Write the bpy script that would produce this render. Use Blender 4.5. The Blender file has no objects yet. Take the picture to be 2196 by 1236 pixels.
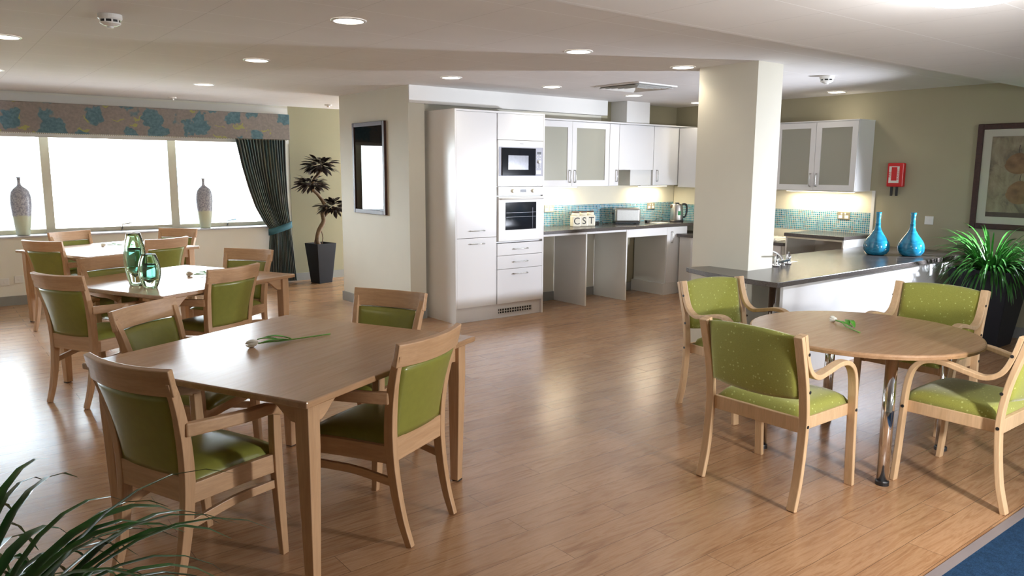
import bpy, bmesh, math, random
from math import sin, cos, pi, radians as R
from mathutils import Vector as V, Matrix

sc = bpy.context.scene
col = sc.collection
random.seed(7)

# ------------------------------------------------------------------ camera
yaw, pitch, roll = R(37.884), R(8.7844), R(0.3133)
F = V((sin(yaw)*cos(pitch), cos(yaw)*cos(pitch), -sin(pitch)))
R0 = V((cos(yaw), -sin(yaw), 0)); U0 = R0.cross(F)
RT = cos(roll)*R0 + sin(roll)*U0
UP = -sin(roll)*R0 + cos(roll)*U0
cam = bpy.data.cameras.new('camera')
cam.sensor_width = 36; cam.lens = 1638.49/2196*36; cam.clip_start = .05; cam.clip_end = 200
co = bpy.data.objects.new('camera', cam); col.objects.link(co)
co.matrix_world = Matrix(((RT.x, UP.x, -F.x, 0), (RT.y, UP.y, -F.y, 0), (RT.z, UP.z, -F.z, 1.56), (0, 0, 0, 1)))
sc.camera = co

# ------------------------------------------------------------------ exposure, world
sc.view_settings.view_transform = 'Standard'; sc.view_settings.look = 'None'
sc.view_settings.exposure = 0.2; sc.view_settings.gamma = 1; sc.view_settings.use_curve_mapping = False
cy = sc.cycles
cy.use_denoising = True
cy.max_bounces = 9; cy.diffuse_bounces = 5; cy.glossy_bounces = 4; cy.transmission_bounces = 8; cy.transparent_max_bounces = 12
cy.sample_clamp_indirect = 6; cy.caustics_reflective = False; cy.caustics_refractive = False
w = bpy.data.worlds.new('sky'); sc.world = w; w.use_nodes = True
wb = w.node_tree.nodes['Background']; wb.inputs[0].default_value = (.86, .93, 1, 1); wb.inputs[1].default_value = 30.0

def light(name, kind, loc, power, color=(1, 1, 1), aim=None, size=.1, parent=None, **k):
    l = bpy.data.lights.new(name, kind); l.energy = power; l.color = color
    if kind == 'AREA':
        l.shape = 'RECTANGLE'; l.size = size if not isinstance(size, tuple) else size[0]; l.size_y = size if not isinstance(size, tuple) else size[1]
    else:
        l.shadow_soft_size = size
    for a, b in k.items(): setattr(l, a, b)
    o = bpy.data.objects.new(name, l); col.objects.link(o); o.location = loc
    if aim is not None:
        o.rotation_euler = (V(aim)-V(loc)).to_track_quat('-Z', 'Y').to_euler()
    if parent: o.parent = parent
    return o
# portals guide sky light through the window and an added rear fill opening
for nm, loc, aim, sz in (('window_portal', (.475, 10.68, 1.45), (.475, 0, 1.45), (6.95, 1.35)), ('rear_fill_portal', (4.95, -2.78, 1.45), (4.95, 6, 1.45), (.7, 1.3))):
    po = light(nm, 'AREA', loc, 1, (1, 1, 1), aim, sz); po.data.cycles.is_portal = True
# photographer's two strobes, low on stands at the near side of the room
light('strobe_key', 'SPOT', (3.1, 0.0, 1.05), 165, (1, .96, .93), (3.2, 6.0, 1.0), .07, spot_size=R(125), spot_blend=.5)
light('strobe_side', 'SPOT', (8.0, 2.15, 1.25), 700, (.83, .88, 1), (5.5, 5.25, .95), .05, spot_size=R(84), spot_blend=.7)

# ------------------------------------------------------------------ material helpers
MATS = {}
def nmat(name):
    m = bpy.data.materials.new(name); m.use_nodes = True; MATS[name] = m
    nt = m.node_tree; return m, nt, nt.nodes['Principled BSDF']
def setp(b, **k):
    names = dict(color='Base Color', rough='Roughness', metal='Metallic', spec='Specular IOR Level', trans='Transmission Weight', ior='IOR', coat='Coat Weight', sheen='Sheen Weight', alpha='Alpha', ecol='Emission Color', estr='Emission Strength')
    for a, v in k.items():
        if a in ('color', 'ecol'): v = (*v, 1)
        b.inputs[names[a]].default_value = v
def N(nt, t, **k):
    n = nt.nodes.new(t)
    for a, v in k.items():
        if a in n.inputs.keys() if isinstance(a, str) else False: n.inputs[a].default_value = v
        else: setattr(n, a, v)
    return n
def coords(nt, scale=(1, 1, 1), rot=(0, 0, 0), kind='Object'):
    t = nt.nodes.new('ShaderNodeTexCoord'); m = nt.nodes.new('ShaderNodeMapping')
    m.inputs['Scale'].default_value = scale; m.inputs['Rotation'].default_value = rot
    nt.links.new(t.outputs[kind], m.inputs[0]); return m.outputs[0]
def ramp(nt, fac, stops):
    r = nt.nodes.new('ShaderNodeValToRGB'); e = r.color_ramp.elements
    while len(e) > 1: e.remove(e[-1])
    e[0].position = stops[0][0]; e[0].color = (*stops[0][1], 1)
    for p, c in stops[1:]:
        x = e.new(p); x.color = (*c, 1)
    nt.links.new(fac, r.inputs[0]); return r.outputs[0]
def noise(nt, vec, scale, detail=4, rough=.5, dist=0):
    n = nt.nodes.new('ShaderNodeTexNoise'); n.inputs['Scale'].default_value = scale
    n.inputs['Detail'].default_value = detail; n.inputs['Roughness'].default_value = rough; n.inputs['Distortion'].default_value = dist
    nt.links.new(vec, n.inputs['Vector']); return n.outputs['Fac']
def bump(nt, b, h, strength=.2, dist=.01):
    n = nt.nodes.new('ShaderNodeBump'); n.inputs['Strength'].default_value = strength; n.inputs['Distance'].default_value = dist
    nt.links.new(h, n.inputs['Height']); nt.links.new(n.outputs[0], b.inputs['Normal'])
def mix(nt, fac, a, b, mode='MIX'):
    m = nt.nodes.new('ShaderNodeMix'); m.data_type = 'RGBA'; m.blend_type = mode
    for s, v in ((m.inputs[0], fac), (m.inputs[6], a), (m.inputs[7], b)):
        if hasattr(v, 'links'): nt.links.new(v, s)
        elif isinstance(v, (int, float)): s.default_value = v
        else: s.default_value = (*v, 1)
    return m.outputs[2]
def math_(nt, op, a, b=0):
    m = nt.nodes.new('ShaderNodeMath'); m.operation = op
    for s, v in ((m.inputs[0], a), (m.inputs[1], b)):
        if hasattr(v, 'links'): nt.links.new(v, s)
        else: s.default_value = v
    return m.outputs[0]
def plain(name, color, rough=.5, var=.04, scale=6, **k):
    m, nt, b = nmat(name); setp(b, color=color, rough=rough, **k)
    if var:
        c = coords(nt); n = noise(nt, c, scale, 3)
        lo = tuple(x*(1-var) for x in color); hi = tuple(min(1, x*(1+var)) for x in color)
        nt.links.new(ramp(nt, n, [(.3, lo), (.7, hi)]), b.inputs['Base Color'])
    return m
def wood(name, dark, light_, scale=(1.2, 14, 14), rough=.35, coat=0):
    m, nt, b = nmat(name); setp(b, rough=rough, coat=coat); b.inputs['Coat Roughness'].default_value = .22
    c = coords(nt, scale)
    n1 = noise(nt, c, 2.2, 6, .6, .6); n2 = noise(nt, c, 9, 3, .5)
    a = ramp(nt, n1, [(.25, dark), (.75, light_)])
    d = ramp(nt, n2, [(.35, (.86, .86, .86)), (.6, (1, 1, 1))])
    nt.links.new(mix(nt, .6, a, d, 'MULTIPLY'), b.inputs['Base Color'])
    return m

wood('beech_x', (.46, .275, .145), (.60, .385, .225), (1.2, 16, 16), .38)
wood('beech_z', (.46, .275, .145), (.60, .385, .225), (16, 16, 1.2), .38)
wood('beech_y', (.46, .275, .145), (.60, .385, .225), (16, 1.2, 16), .38)
wood('table_oak', (.36, .205, .105), (.50, .305, .170), (1.0, 16, 16), .26, 0)
MATS['table_oak'].node_tree.nodes['Principled BSDF'].inputs['Specular IOR Level'].default_value = 1.0
wood('ash_strip', (.56, .37, .205), (.70, .49, .295), (14, 14, 1.5), .4)
wood('dark_frame', (.03, .010, .007), (.07, .024, .016), (3, 20, 20), .5)
plain('leather_green', (.225, .232, .045), .30, .05, 30)
plain('leather_dark', (.225, .232, .045), .30, .05, 30)
m, nt, b = nmat('fabric_green'); setp(b, rough=.85, sheen=.3)
c = coords(nt, (38, 38, 38)); vo = nt.nodes.new('ShaderNodeTexVoronoi'); nt.links.new(c, vo.inputs['Vector']); vo.inputs['Scale'].default_value = 1
dot = ramp(nt, vo.outputs['Distance'], [(.13, (1, 1, 1)), (.2, (0, 0, 0))])
nz = noise(nt, coords(nt), 300, 2)
base = ramp(nt, nz, [(.3, (.26, .27, .04)), (.7, (.33, .34, .06))])
nt.links.new(mix(nt, dot, base, (.50, .54, .16)), b.inputs['Base Color']); bump(nt, b, nz, .25, .002)
plain('wall_cream', (.66, .635, .54), .8, .015, 3)
plain('wall_beige_shade', (.31, .285, .185), .8, .015, 3)  # beige wall paint darkened, the shade behind the tree put into the colour
plain('wall_beige', (.39, .355, .245), .8, .015, 3)
plain('wall_pale', (.82, .80, .73), .75, .015, 3)
plain('white_paint', (.80, .79, .76), .6, .01, 3)
plain('cabinet_white', (.80, .80, .80), .22, .008, 3)
plain('cabinet_panel', (.74, .74, .71), .4, .008, 3)
plain('skirting_grey', (.26, .26, .245), .5, .04)
plain('white_plastic', (.80, .80, .78), .35, 0)
plain('black_plastic', (.018, .018, .02), .35, 0)
plain('planter_black', (.010, .011, .016), .5, .1, 4, spec=.3)
plain('soil', (.03, .02, .014), .95, .3, 60)
plain('chrome', (.82, .82, .84), .08, 0, metal=1)
plain('steel', (.45, .44, .42), .35, .05, 80, metal=1)
plain('nickel', (.5, .5, .48), .28, 0, metal=1)
plain('brass_dull', (.42, .38, .27), .4, 0, metal=.7)
plain('oven_glass', (.012, .014, .02), .06, 0)
plain('screen_grey', (.20, .21, .25), .2, .1, 30)
plain('panel_grey', (.36, .37, .44), .4, 0)
plain('red_plastic', (.62, .012, .015), .3, 0)
plain('label_white', (.8, .78, .72), .5, 0)
plain('print_dark', (.05, .05, .05), .6, 0)
plain('green_sticker', (.03, .30, .10), .5, .2, 50)
plain('cream_ceramic', (.78, .74, .60), .3, .02)
plain('lid_brown', (.10, .05, .035), .35, .1)
plain('mount_cream', (.66, .62, .52), .7, .02)
plain('window_frame', (.60, .545, .42), .45, .03)
plain('sill_lilac', (.52, .52, .58), .35, .03)
plain('leaf_green', (.03, .13, .02), .33, .4, 14)
plain('leaf_stem', (.16, .36, .05), .45, .15, 20)
plain('tulip_leaf', (.10, .38, .035), .4, .25, 30)
plain('tulip_petal', (.92, .92, .84), .5, .05, 40)
plain('tree_leaf', (.035, .022, .02), .45, .5, 18)
plain('bark', (.15, .095, .055), .8, .3, 30)
plain('facade', (.72, .70, .66), .8, .03)
plain('facade_brick', (.62, .50, .42), .8, .08)
plain('facade_glass', (.12, .22, .32), .1, .1)
plain('tarmac', (.35, .35, .35), .9, .1)
plain('hedge', (.16, .26, .10), .9, .3, 3)
plain('rubber', (.02, .02, .02), .7, 0)
plain('trim_strip', (.20, .17, .17), .45, .05)

m, nt, b = nmat('worktop'); setp(b, rough=.24, spec=.75)
sp = noise(nt, coords(nt), 160, 3)
nt.links.new(ramp(nt, sp, [(.35, (.055, .046, .042)), (.65, (.10, .086, .078))]), b.inputs['Base Color'])

# floor: vinyl planks along x
m, nt, b = nmat('floor_planks'); setp(b, rough=.30, spec=.9)
c = coords(nt)
br = nt.nodes.new('ShaderNodeTexBrick'); br.offset = .37; br.offset_frequency = 2
br.inputs['Scale'].default_value = 1; br.inputs['Brick Width'].default_value = 1.22; br.inputs['Row Height'].default_value = .152
br.inputs['Mortar Size'].default_value = .0012; br.inputs['Mortar Smooth'].default_value = .2; br.inputs['Bias'].default_value = 0
br.inputs['Color1'].default_value = (0, 0, 0, 1); br.inputs['Color2'].default_value = (1, 1, 1, 1); br.inputs['Mortar'].default_value = (.5, .5, .5, 1)
nt.links.new(c, br.inputs['Vector'])
tone = ramp(nt, br.outputs['Color'], [(0, (.36, .205, .108)), (.35, (.395, .228, .124)), (.7, (.415, .242, .132)), (1, (.445, .265, .150))])
wn = nt.nodes.new('ShaderNodeVectorMath'); wn.operation = 'MULTIPLY_ADD'
nt.links.new(br.outputs['Color'], wn.inputs[0]); wn.inputs[1].default_value = (7, 3, 0)
mp = coords(nt, (1.3, 13, 1)); nt.links.new(mp, wn.inputs[2])
g1 = noise(nt, wn.outputs[0], 1.6, 6, .62, 1.1)
g2 = noise(nt, wn.outputs[0], 7, 5, .6, .3)
gr = ramp(nt, g1, [(.28, (.66, .56, .47)), (.42, (.92, .86, .80)), (.52, (1.08, 1.08, 1.06)), (.62, (.86, .78, .70)), (.75, (1.12, 1.14, 1.16))])
gr2 = ramp(nt, g2, [(.30, (.74, .69, .64)), (.55, (1, 1, 1))])
c1 = mix(nt, .95, tone, gr, 'MULTIPLY'); c2 = mix(nt, .55, c1, gr2, 'MULTIPLY')
c3 = mix(nt, br.outputs['Fac'], c2, (.12, .065, .035))
nt.links.new(c3, b.inputs['Base Color'])
ro = math_(nt, 'MULTIPLY_ADD', g2, .10); nt.nodes[ro.node.name].inputs[2].default_value = .19
nt.links.new(ro, b.inputs['Roughness'])
bump(nt, b, g2, .06, .004)

m, nt, b = nmat('carpet_blue'); setp(b, rough=1, spec=.1)
nz = noise(nt, coords(nt), 220, 3); n2 = noise(nt, coords(nt, (1, 1, 1)), 30, 3)
a = ramp(nt, nz, [(.3, (.008, .022, .055)), (.7, (.02, .055, .11))])
nt.links.new(mix(nt, .5, a, ramp(nt, n2, [(.4, (.6, .6, .6)), (.6, (1, 1, 1))]), 'MULTIPLY'), b.inputs['Base Color']); bump(nt, b, nz, .5, .006)

# ceiling: 0.6 m tile joints
def ceiling_mat(name, ox, oy, darky=True):
    m, nt, b = nmat(name); setp(b, rough=.85)
    t = nt.nodes.new('ShaderNodeTexCoord'); s = nt.nodes.new('ShaderNodeSeparateXYZ'); nt.links.new(t.outputs['Object'], s.inputs[0])
    fx = math_(nt, 'FRACT', math_(nt, 'DIVIDE', math_(nt, 'SUBTRACT', s.outputs[0], ox-60), .6))
    fy = math_(nt, 'FRACT', math_(nt, 'DIVIDE', math_(nt, 'SUBTRACT', s.outputs[1], oy-60), .6))
    lx = math_(nt, 'LESS_THAN', fx, .006); ly = math_(nt, 'LESS_THAN', fy, .010)
    n = noise(nt, t.outputs['Object'], 2, 2)
    base = ramp(nt, n, [(.3, (.735, .715, .70)), (.7, (.765, .745, .73))])
    c1 = mix(nt, math_(nt, 'MULTIPLY', lx, .45), base, (.35, .33, .31))
    c2 = mix(nt, math_(nt, 'MULTIPLY', ly, .8), c1, (.92, .92, .93))
    nt.links.new(c2, b.inputs['Base Color'])
ceiling_mat('ceiling_tiles', .75, 3.26); ceiling_mat('ceiling_near', .45, 2.05)

def mosaic_mat(name, axis):
    m, nt, b = nmat(name); setp(b, rough=.15)
    t = nt.nodes.new('ShaderNodeTexCoord'); s = nt.nodes.new('ShaderNodeSeparateXYZ'); nt.links.new(t.outputs['Object'], s.inputs[0])
    u = math_(nt, 'DIVIDE', math_(nt, 'ADD', s.outputs[axis], 20), .0235); v = math_(nt, 'DIVIDE', s.outputs[2], .0235)
    cb = nt.nodes.new('ShaderNodeCombineXYZ')
    nt.links.new(math_(nt, 'FLOOR', u), cb.inputs[0]); nt.links.new(math_(nt, 'FLOOR', v), cb.inputs[1])
    wn = nt.nodes.new('ShaderNodeTexWhiteNoise'); wn.noise_dimensions = '2D'; nt.links.new(cb.outputs[0], wn.inputs['Vector'])
    tile = ramp(nt, wn.outputs['Value'], [(0, (.03, .15, .24)), (.25, (.06, .25, .36)), (.5, (.10, .33, .44)), (.75, (.06, .27, .30)), (.93, (.14, .19, .19)), (1, (.20, .42, .55))])
    mu = math_(nt, 'LESS_THAN', math_(nt, 'FRACT', u), .15); mv = math_(nt, 'LESS_THAN', math_(nt, 'FRACT', v), .15)
    mm = math_(nt, 'MAXIMUM', mu, mv)
    nt.links.new(mix(nt, mm, tile, (.62, .64, .60)), b.inputs['Base Color'])
mosaic_mat('mosaic_x', 0); mosaic_mat('mosaic_y', 1)

# pelmet floral fabric
m, nt, b = nmat('floral'); setp(b, rough=.8)
c = coords(nt, (1, 1, 1)); wob = nt.nodes.new('ShaderNodeTexNoise'); wob.inputs['Scale'].default_value = 9; nt.links.new(c, wob.inputs['Vector'])
wv = nt.nodes.new('ShaderNodeVectorMath'); wv.operation = 'MULTIPLY_ADD'; nt.links.new(wob.outputs['Color'], wv.inputs[0]); wv.inputs[1].default_value = (.26, .02, .26); nt.links.new(c, wv.inputs[2])
v1 = nt.nodes.new('ShaderNodeTexVoronoi'); v1.inputs['Scale'].default_value = 3.6; nt.links.new(wv.outputs[0], v1.inputs['Vector'])
fl = ramp(nt, v1.outputs['Distance'], [(.42, (1, 1, 1)), (.46, (0, 0, 0))])
mp2 = nt.nodes.new('ShaderNodeMapping'); mp2.inputs['Rotation'].default_value = (0, R(35), 0); mp2.inputs['Scale'].default_value = (3.0, 1, 9); mp2.inputs['Location'].default_value = (.6, 0, .3); nt.links.new(wv.outputs[0], mp2.inputs[0])
v2 = nt.nodes.new('ShaderNodeTexVoronoi'); v2.inputs['Scale'].default_value = 1.3; nt.links.new(mp2.outputs[0], v2.inputs['Vector'])
lf = ramp(nt, v2.outputs['Distance'], [(.20, (1, 1, 1)), (.23, (0, 0, 0))])
nn = noise(nt, c, 40, 3)
ground = ramp(nt, nn, [(.3, (.20, .175, .16)), (.7, (.255, .22, .20))])
teal = ramp(nt, nn, [(.35, (.065, .13, .16)), (.65, (.105, .19, .22))])
nt.links.new(mix(nt, fl, mix(nt, lf, ground, (.30, .30, .10)), teal), b.inputs['Base Color'])
# curtain stripes (local x runs across the cloth through UV)
m, nt, b = nmat('curtain_cloth'); setp(b, rough=.8)
c = coords(nt, (60, .6, 1), kind='UV'); n1 = noise(nt, c, 1.0, 2, .5)
nt.links.new(ramp(nt, n1, [(.30, (.035, .085, .105)), (.40, (.17, .145, .12)), (.48, (.05, .13, .155)), (.56, (.19, .18, .12)), (.64, (.06, .12, .15)), (.72, (.16, .13, .11))]), b.inputs['Base Color'])
plain('tieback_teal', (.03, .11, .14), .7, .1)

# vases on the sill
m, nt, b = nmat('sill_vase_glaze'); setp(b, rough=.3)
t = nt.nodes.new('ShaderNodeTexCoord'); s = nt.nodes.new('ShaderNodeSeparateXYZ'); nt.links.new(t.outputs['Object'], s.inputs[0])
nz = noise(nt, t.outputs['Object'], 12, 5, .7)
hh = math_(nt, 'ADD', s.outputs[2], math_(nt, 'MULTIPLY', nz, .10))
up = ramp(nt, hh, [(.265, (0, 0, 0)), (.285, (1, 1, 1))])
speck = ramp(nt, noise(nt, t.outputs['Object'], 60, 3), [(.38, (.26, .26, .32)), (.62, (.50, .50, .54))])
nt.links.new(mix(nt, up, (.58, .60, .44), speck), b.inputs['Base Color'])
m, nt, b = nmat('blue_glass'); setp(b, rough=.08, coat=.6)
c = coords(nt, (1, 1, 2.6), (R(25), 0, 0)); nz = noise(nt, c, 5, 2, .5, 1.2)
nt.links.new(ramp(nt, nz, [(.3, (.008, .12, .22)), (.5, (.02, .22, .36)), (.58, (.008, .14, .25)), (.8, (.035, .29, .43))]), b.inputs['Base Color'])
def glassmat(name, color, rough=0.0, ior=1.45):
    m, nt, b = nmat(name); setp(b, color=color, rough=rough, trans=1, ior=ior); return m
glassmat('art_glass_green', (.74, 1, .78)); glassmat('art_glass_blue', (.66, .91, 1))
glassmat('tumbler_glass', (.95, .97, .97), .25)
def thin_glass(name, tint, rough=.0, alpha=.0, diff=(.5, .5, .5), ior=1.5):
    m = bpy.data.materials.new(name); m.use_nodes = True; nt = m.node_tree; MATS[name] = m
    for n in list(nt.nodes): nt.nodes.remove(n)
    out = nt.nodes.new('ShaderNodeOutputMaterial'); tr = nt.nodes.new('ShaderNodeBsdfTransparent'); tr.inputs[0].default_value = (*tint, 1)
    gl = nt.nodes.new('ShaderNodeBsdfGlossy'); gl.inputs['Roughness'].default_value = rough
    df = nt.nodes.new('ShaderNodeBsdfDiffuse'); df.inputs[0].default_value = (*diff, 1)
    fr = nt.nodes.new('ShaderNodeFresnel'); fr.inputs[0].default_value = ior
    a = nt.nodes.new('ShaderNodeMixShader'); a.inputs[0].default_value = alpha
    nt.links.new(tr.outputs[0], a.inputs[1]); nt.links.new(df.outputs[0], a.inputs[2])
    bb = nt.nodes.new('ShaderNodeMixShader'); nt.links.new(fr.outputs[0], bb.inputs[0]); nt.links.new(a.outputs[0], bb.inputs[1]); nt.links.new(gl.outputs[0], bb.inputs[2])
    nt.links.new(bb.outputs[0], out.inputs[0]); return m
thin_glass('window_glass', (.96, .98, .98))
thin_glass('picture_glass', (.98, .98, .98))
thin_glass('matt_picture_glass', (.98, .98, .98), .1, ior=1.12)
thin_glass('frosted_glass', (.75, .78, .70), rough=.25, alpha=.62, diff=(.56, .55, .46))
def emis(name, color, s):
    m, nt, b = nmat(name); setp(b, color=color, ecol=color, estr=s); return m
emis('lamp_glow', (1, .93, .82), 9); emis('big_lamp_glow', (.95, .97, 1), 6); emis('strip_glow', (1, .86, .62), 7)

# pear print
m, nt, b = nmat('old_paper'); setp(b, rough=.7)
c = coords(nt, (1, 1, 1)); nz = noise(nt, c, 7, 6, .65, .8); n2 = noise(nt, coords(nt, (1, 5, 1)), 4, 4, .6)
a = ramp(nt, nz, [(.32, (.19, .145, .10)), (.5, (.36, .29, .19)), (.7, (.45, .37, .25))])
nt.links.new(mix(nt, .45, a, ramp(nt, n2, [(.4, (.62, .6, .6)), (.6, (1, 1, 1))]), 'MULTIPLY'), b.inputs['Base Color'])
plain('pear_brown', (.26, .14, .065), .6, .35, 14)
plain('pear_shade', (.10, .065, .05), .6, .2, 14)
plain('ochre', (.22, .17, .05), .6, .2, 14)
m, nt, b = nmat('pale_print'); setp(b, rough=.7)
s_ = nt.nodes.new('ShaderNodeTexCoord'); sx = nt.nodes.new('ShaderNodeSeparateXYZ'); nt.links.new(s_.outputs['Object'], sx.inputs[0])
nt.links.new(ramp(nt, math_(nt, 'ADD', sx.outputs[2], math_(nt, 'MULTIPLY', noise(nt, s_.outputs['Object'], 10, 4), .08)), [(.2, (.52, .50, .42)), (.9, (.60, .58, .50)), (.97, (.10, .085, .07))]), b.inputs['Base Color'])

# ------------------------------------------------------------------ geometry helpers
def new(): return bmesh.new()
def obj(name, bm, mat, parent=None, bevel=0, smooth=False, seg=2, loc=None, autosmooth=True):
    me = bpy.data.meshes.new(name)
    bmesh.ops.recalc_face_normals(bm, faces=bm.faces)
    if smooth:
        for f in bm.faces: f.smooth = True
    bm.to_mesh(me); bm.free()
    if isinstance(mat, (list, tuple)):
        for x in mat: me.materials.append(MATS[x])
    else: me.materials.append(MATS[mat])
    o = bpy.data.objects.new(name, me); col.objects.link(o)
    if loc is not None: o.location = loc
    if parent: o.parent = parent
    if bevel:
        mo = o.modifiers.new('bevel', 'BEVEL'); mo.width = bevel; mo.segments = seg; mo.limit_method = 'ANGLE'; mo.angle_limit = R(40)
        mo.harden_normals = False
    return o
def empty(name, loc, rz=0):
    o = bpy.data.objects.new(name, None); col.objects.link(o); o.location = loc; o.rotation_euler = (0, 0, rz); o.empty_display_size = .1
    return o
def tag(o, label=None, cat=None, group=None, kind=None):
    if label: o['label'] = label
    if cat: o['category'] = cat
    if group: o['group'] = group
    if kind: o['kind'] = kind
    return o
def struct(name, bm, mat, label=None, bevel=0, parent=None, smooth=False):
    o = obj(name, bm, mat, parent, bevel, smooth)
    if not parent: o['kind'] = 'structure'
    if label: o['label'] = label
    return o
def copy_tree(o, parent=None, link_children=True):
    c = o.copy(); col.objects.link(c)
    if parent: c.parent = parent
    for ch in list(o.children): copy_tree(ch, c)
    return c
def box(bm, x0, x1, y0, y1, z0, z1):
    vs = [bm.verts.new((x, y, z)) for x in (x0, x1) for y in (y0, y1) for z in (z0, z1)]
    for f in ((0, 1, 3, 2), (4, 6, 7, 5), (0, 4, 5, 1), (2, 3, 7, 6), (0, 2, 6, 4), (1, 5, 7, 3)): bm.faces.new([vs[i] for i in f])
    return vs
def bx(*a):
    bm = new(); box(bm, *a); return bm
def prism(bm, pts, z0, z1, axis='z'):
    def P(a, b, h):
        return (a, b, h) if axis == 'z' else ((a, h, b) if axis == 'y' else (h, a, b))
    lo = [bm.verts.new(P(a, b, z0)) for a, b in pts]; hi = [bm.verts.new(P(a, b, z1)) for a, b in pts]
    bm.faces.new(lo[::-1]); bm.faces.new(hi); n = len(pts)
    for i in range(n): bm.faces.new((lo[i], lo[(i+1) % n], hi[(i+1) % n], hi[i]))
def lathe(bm, prof, n=32, cx=0, cy=0, cap=True, sy=1.0):
    rings = []
    for r, z in prof:
        rings.append([bm.verts.new((cx+r*cos(2*pi*i/n), cy+sy*r*sin(2*pi*i/n), z)) for i in range(n)])
    for a, b in zip(rings, rings[1:]):
        for i in range(n): bm.faces.new((a[i], a[(i+1) % n], b[(i+1) % n], b[i]))
    if cap:
        if prof[0][0] > 1e-5: bm.faces.new(rings[0][::-1])
        if prof[-1][0] > 1e-5: bm.faces.new(rings[-1])
def smooth_path(pts, k=6):
    P = [V(p) for p in pts]; P = [2*P[0]-P[1]] + P + [2*P[-1]-P[-2]]; out = []
    for i in range(1, len(P)-2):
        for j in range(k):
            t = j/k; a, b, c, d = P[i-1], P[i], P[i+1], P[i+2]
            out.append(.5*((2*b)+(-a+c)*t+(2*a-5*b+4*c-d)*t*t+(-a+3*b-3*c+d)*t**3))
    out.append(P[-2]); return out
def sweep(bm, pts, w_, h_, side=V((1, 0, 0)), smoothk=0):
    """rectangular section: w along `side`, h perpendicular to path and side. w_,h_ may be lists"""
    if smoothk:
        n0 = len(pts); out = smooth_path(pts, smoothk); n1 = len(out)
        f = lambda L: [L[0]]*n1 if len(L) == 1 else [L[min(int(i*(n0-1)/(n1-1)), n0-2)]*(1-((i*(n0-1)/(n1-1)) - min(int(i*(n0-1)/(n1-1)), n0-2)))+L[min(int(i*(n0-1)/(n1-1)), n0-2)+1]*((i*(n0-1)/(n1-1)) - min(int(i*(n0-1)/(n1-1)), n0-2)) for i in range(n1)]
        w_ = f(w_ if isinstance(w_, list) else [w_]); h_ = f(h_ if isinstance(h_, list) else [h_]); pts = out
    pts = [V(p) for p in pts]; n = len(pts)
    if not isinstance(w_, list): w_ = [w_]*n
    if not isinstance(h_, list): h_ = [h_]*n
    rings = []
    for i, p in enumerate(pts):
        t = (pts[min(i+1, n-1)]-pts[max(i-1, 0)]).normalized()
        s = (side - t*side.dot(t)).normalized(); u = t.cross(s).normalized()
        a, b_ = s*w_[i]/2, u*h_[i]/2
        rings.append([bm.verts.new(p+x) for x in (a+b_, -a+b_, -a-b_, a-b_)])
    bm.faces.new(rings[0]); bm.faces.new(rings[-1][::-1])
    for r0, r1 in zip(rings, rings[1:]):
        for i in range(4): bm.faces.new((r0[i], r1[i], r1[(i+1) % 4], r0[(i+1) % 4]))
def tube(bm, pts, r, n=10, smoothk=0):
    if smoothk:
        n0 = len(pts); o_ = smooth_path(pts, smoothk)
        if isinstance(r, list): r = [r[min(int(i*(n0-1)/(len(o_)-1)), n0-1)] for i in range(len(o_))]
        pts = o_
    pts = [V(p) for p in pts]; m_ = len(pts)
    if not isinstance(r, list): r = [r]*m_
    rings = []; s = None
    for i, p in enumerate(pts):
        t = (pts[min(i+1, m_-1)]-pts[max(i-1, 0)]).normalized()
        if s is None: s = t.orthogonal().normalized()
        s = (s-t*s.dot(t)).normalized(); u = t.cross(s)
        rings.append([bm.verts.new(p+(s*cos(2*pi*k/n)+u*sin(2*pi*k/n))*r[i]) for k in range(n)])
    bm.faces.new(rings[0]); bm.faces.new(rings[-1][::-1])
    for a, b in zip(rings, rings[1:]):
        for k in range(n): bm.faces.new((a[k], a[(k+1) % n], b[(k+1) % n], b[k]))
def grid_solid(bm, nx, ny, top, bot):
    """closed slab: top(u,v) and bot(u,v) -> points, u,v in 0..1"""
    T = [[bm.verts.new(top(i/nx, j/ny)) for j in range(ny+1)] for i in range(nx+1)]
    B = [[bm.verts.new(bot(i/nx, j/ny)) for j in range(ny+1)] for i in range(nx+1)]
    for i in range(nx):
        for j in range(ny):
            bm.faces.new((T[i][j], T[i+1][j], T[i+1][j+1], T[i][j+1])); bm.faces.new((B[i][j], B[i][j+1], B[i+1][j+1], B[i+1][j]))
    for i in range(nx):
        bm.faces.new((T[i][0], B[i][0], B[i+1][0], T[i+1][0])); bm.faces.new((T[i][ny], T[i+1][ny], B[i+1][ny], B[i][ny]))
    for j in range(ny):
        bm.faces.new((T[0][j], T[0][j+1], B[0][j+1], B[0][j])); bm.faces.new((T[nx][j], B[nx][j], B[nx][j+1], T[nx][j+1]))
def text_mesh(name, s, size, mat, parent, M, depth=.0006, space=1.0):
    cu = bpy.data.curves.new('t', 'FONT'); cu.body = s; cu.size = size; cu.extrude = depth; cu.align_x = 'CENTER'; cu.align_y = 'CENTER'; cu.space_character = space
    to = bpy.data.objects.new('t', cu); col.objects.link(to); bpy.context.view_layer.update()
    me = bpy.data.meshes.new_from_object(to); bpy.data.objects.remove(to); bpy.data.curves.remove(cu)
    me.materials.clear(); me.materials.append(MATS[mat]); me.name = name
    me.transform(M)
    o = bpy.data.objects.new(name, me); col.objects.link(o)
    if parent: o.parent = parent
    return o

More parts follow.
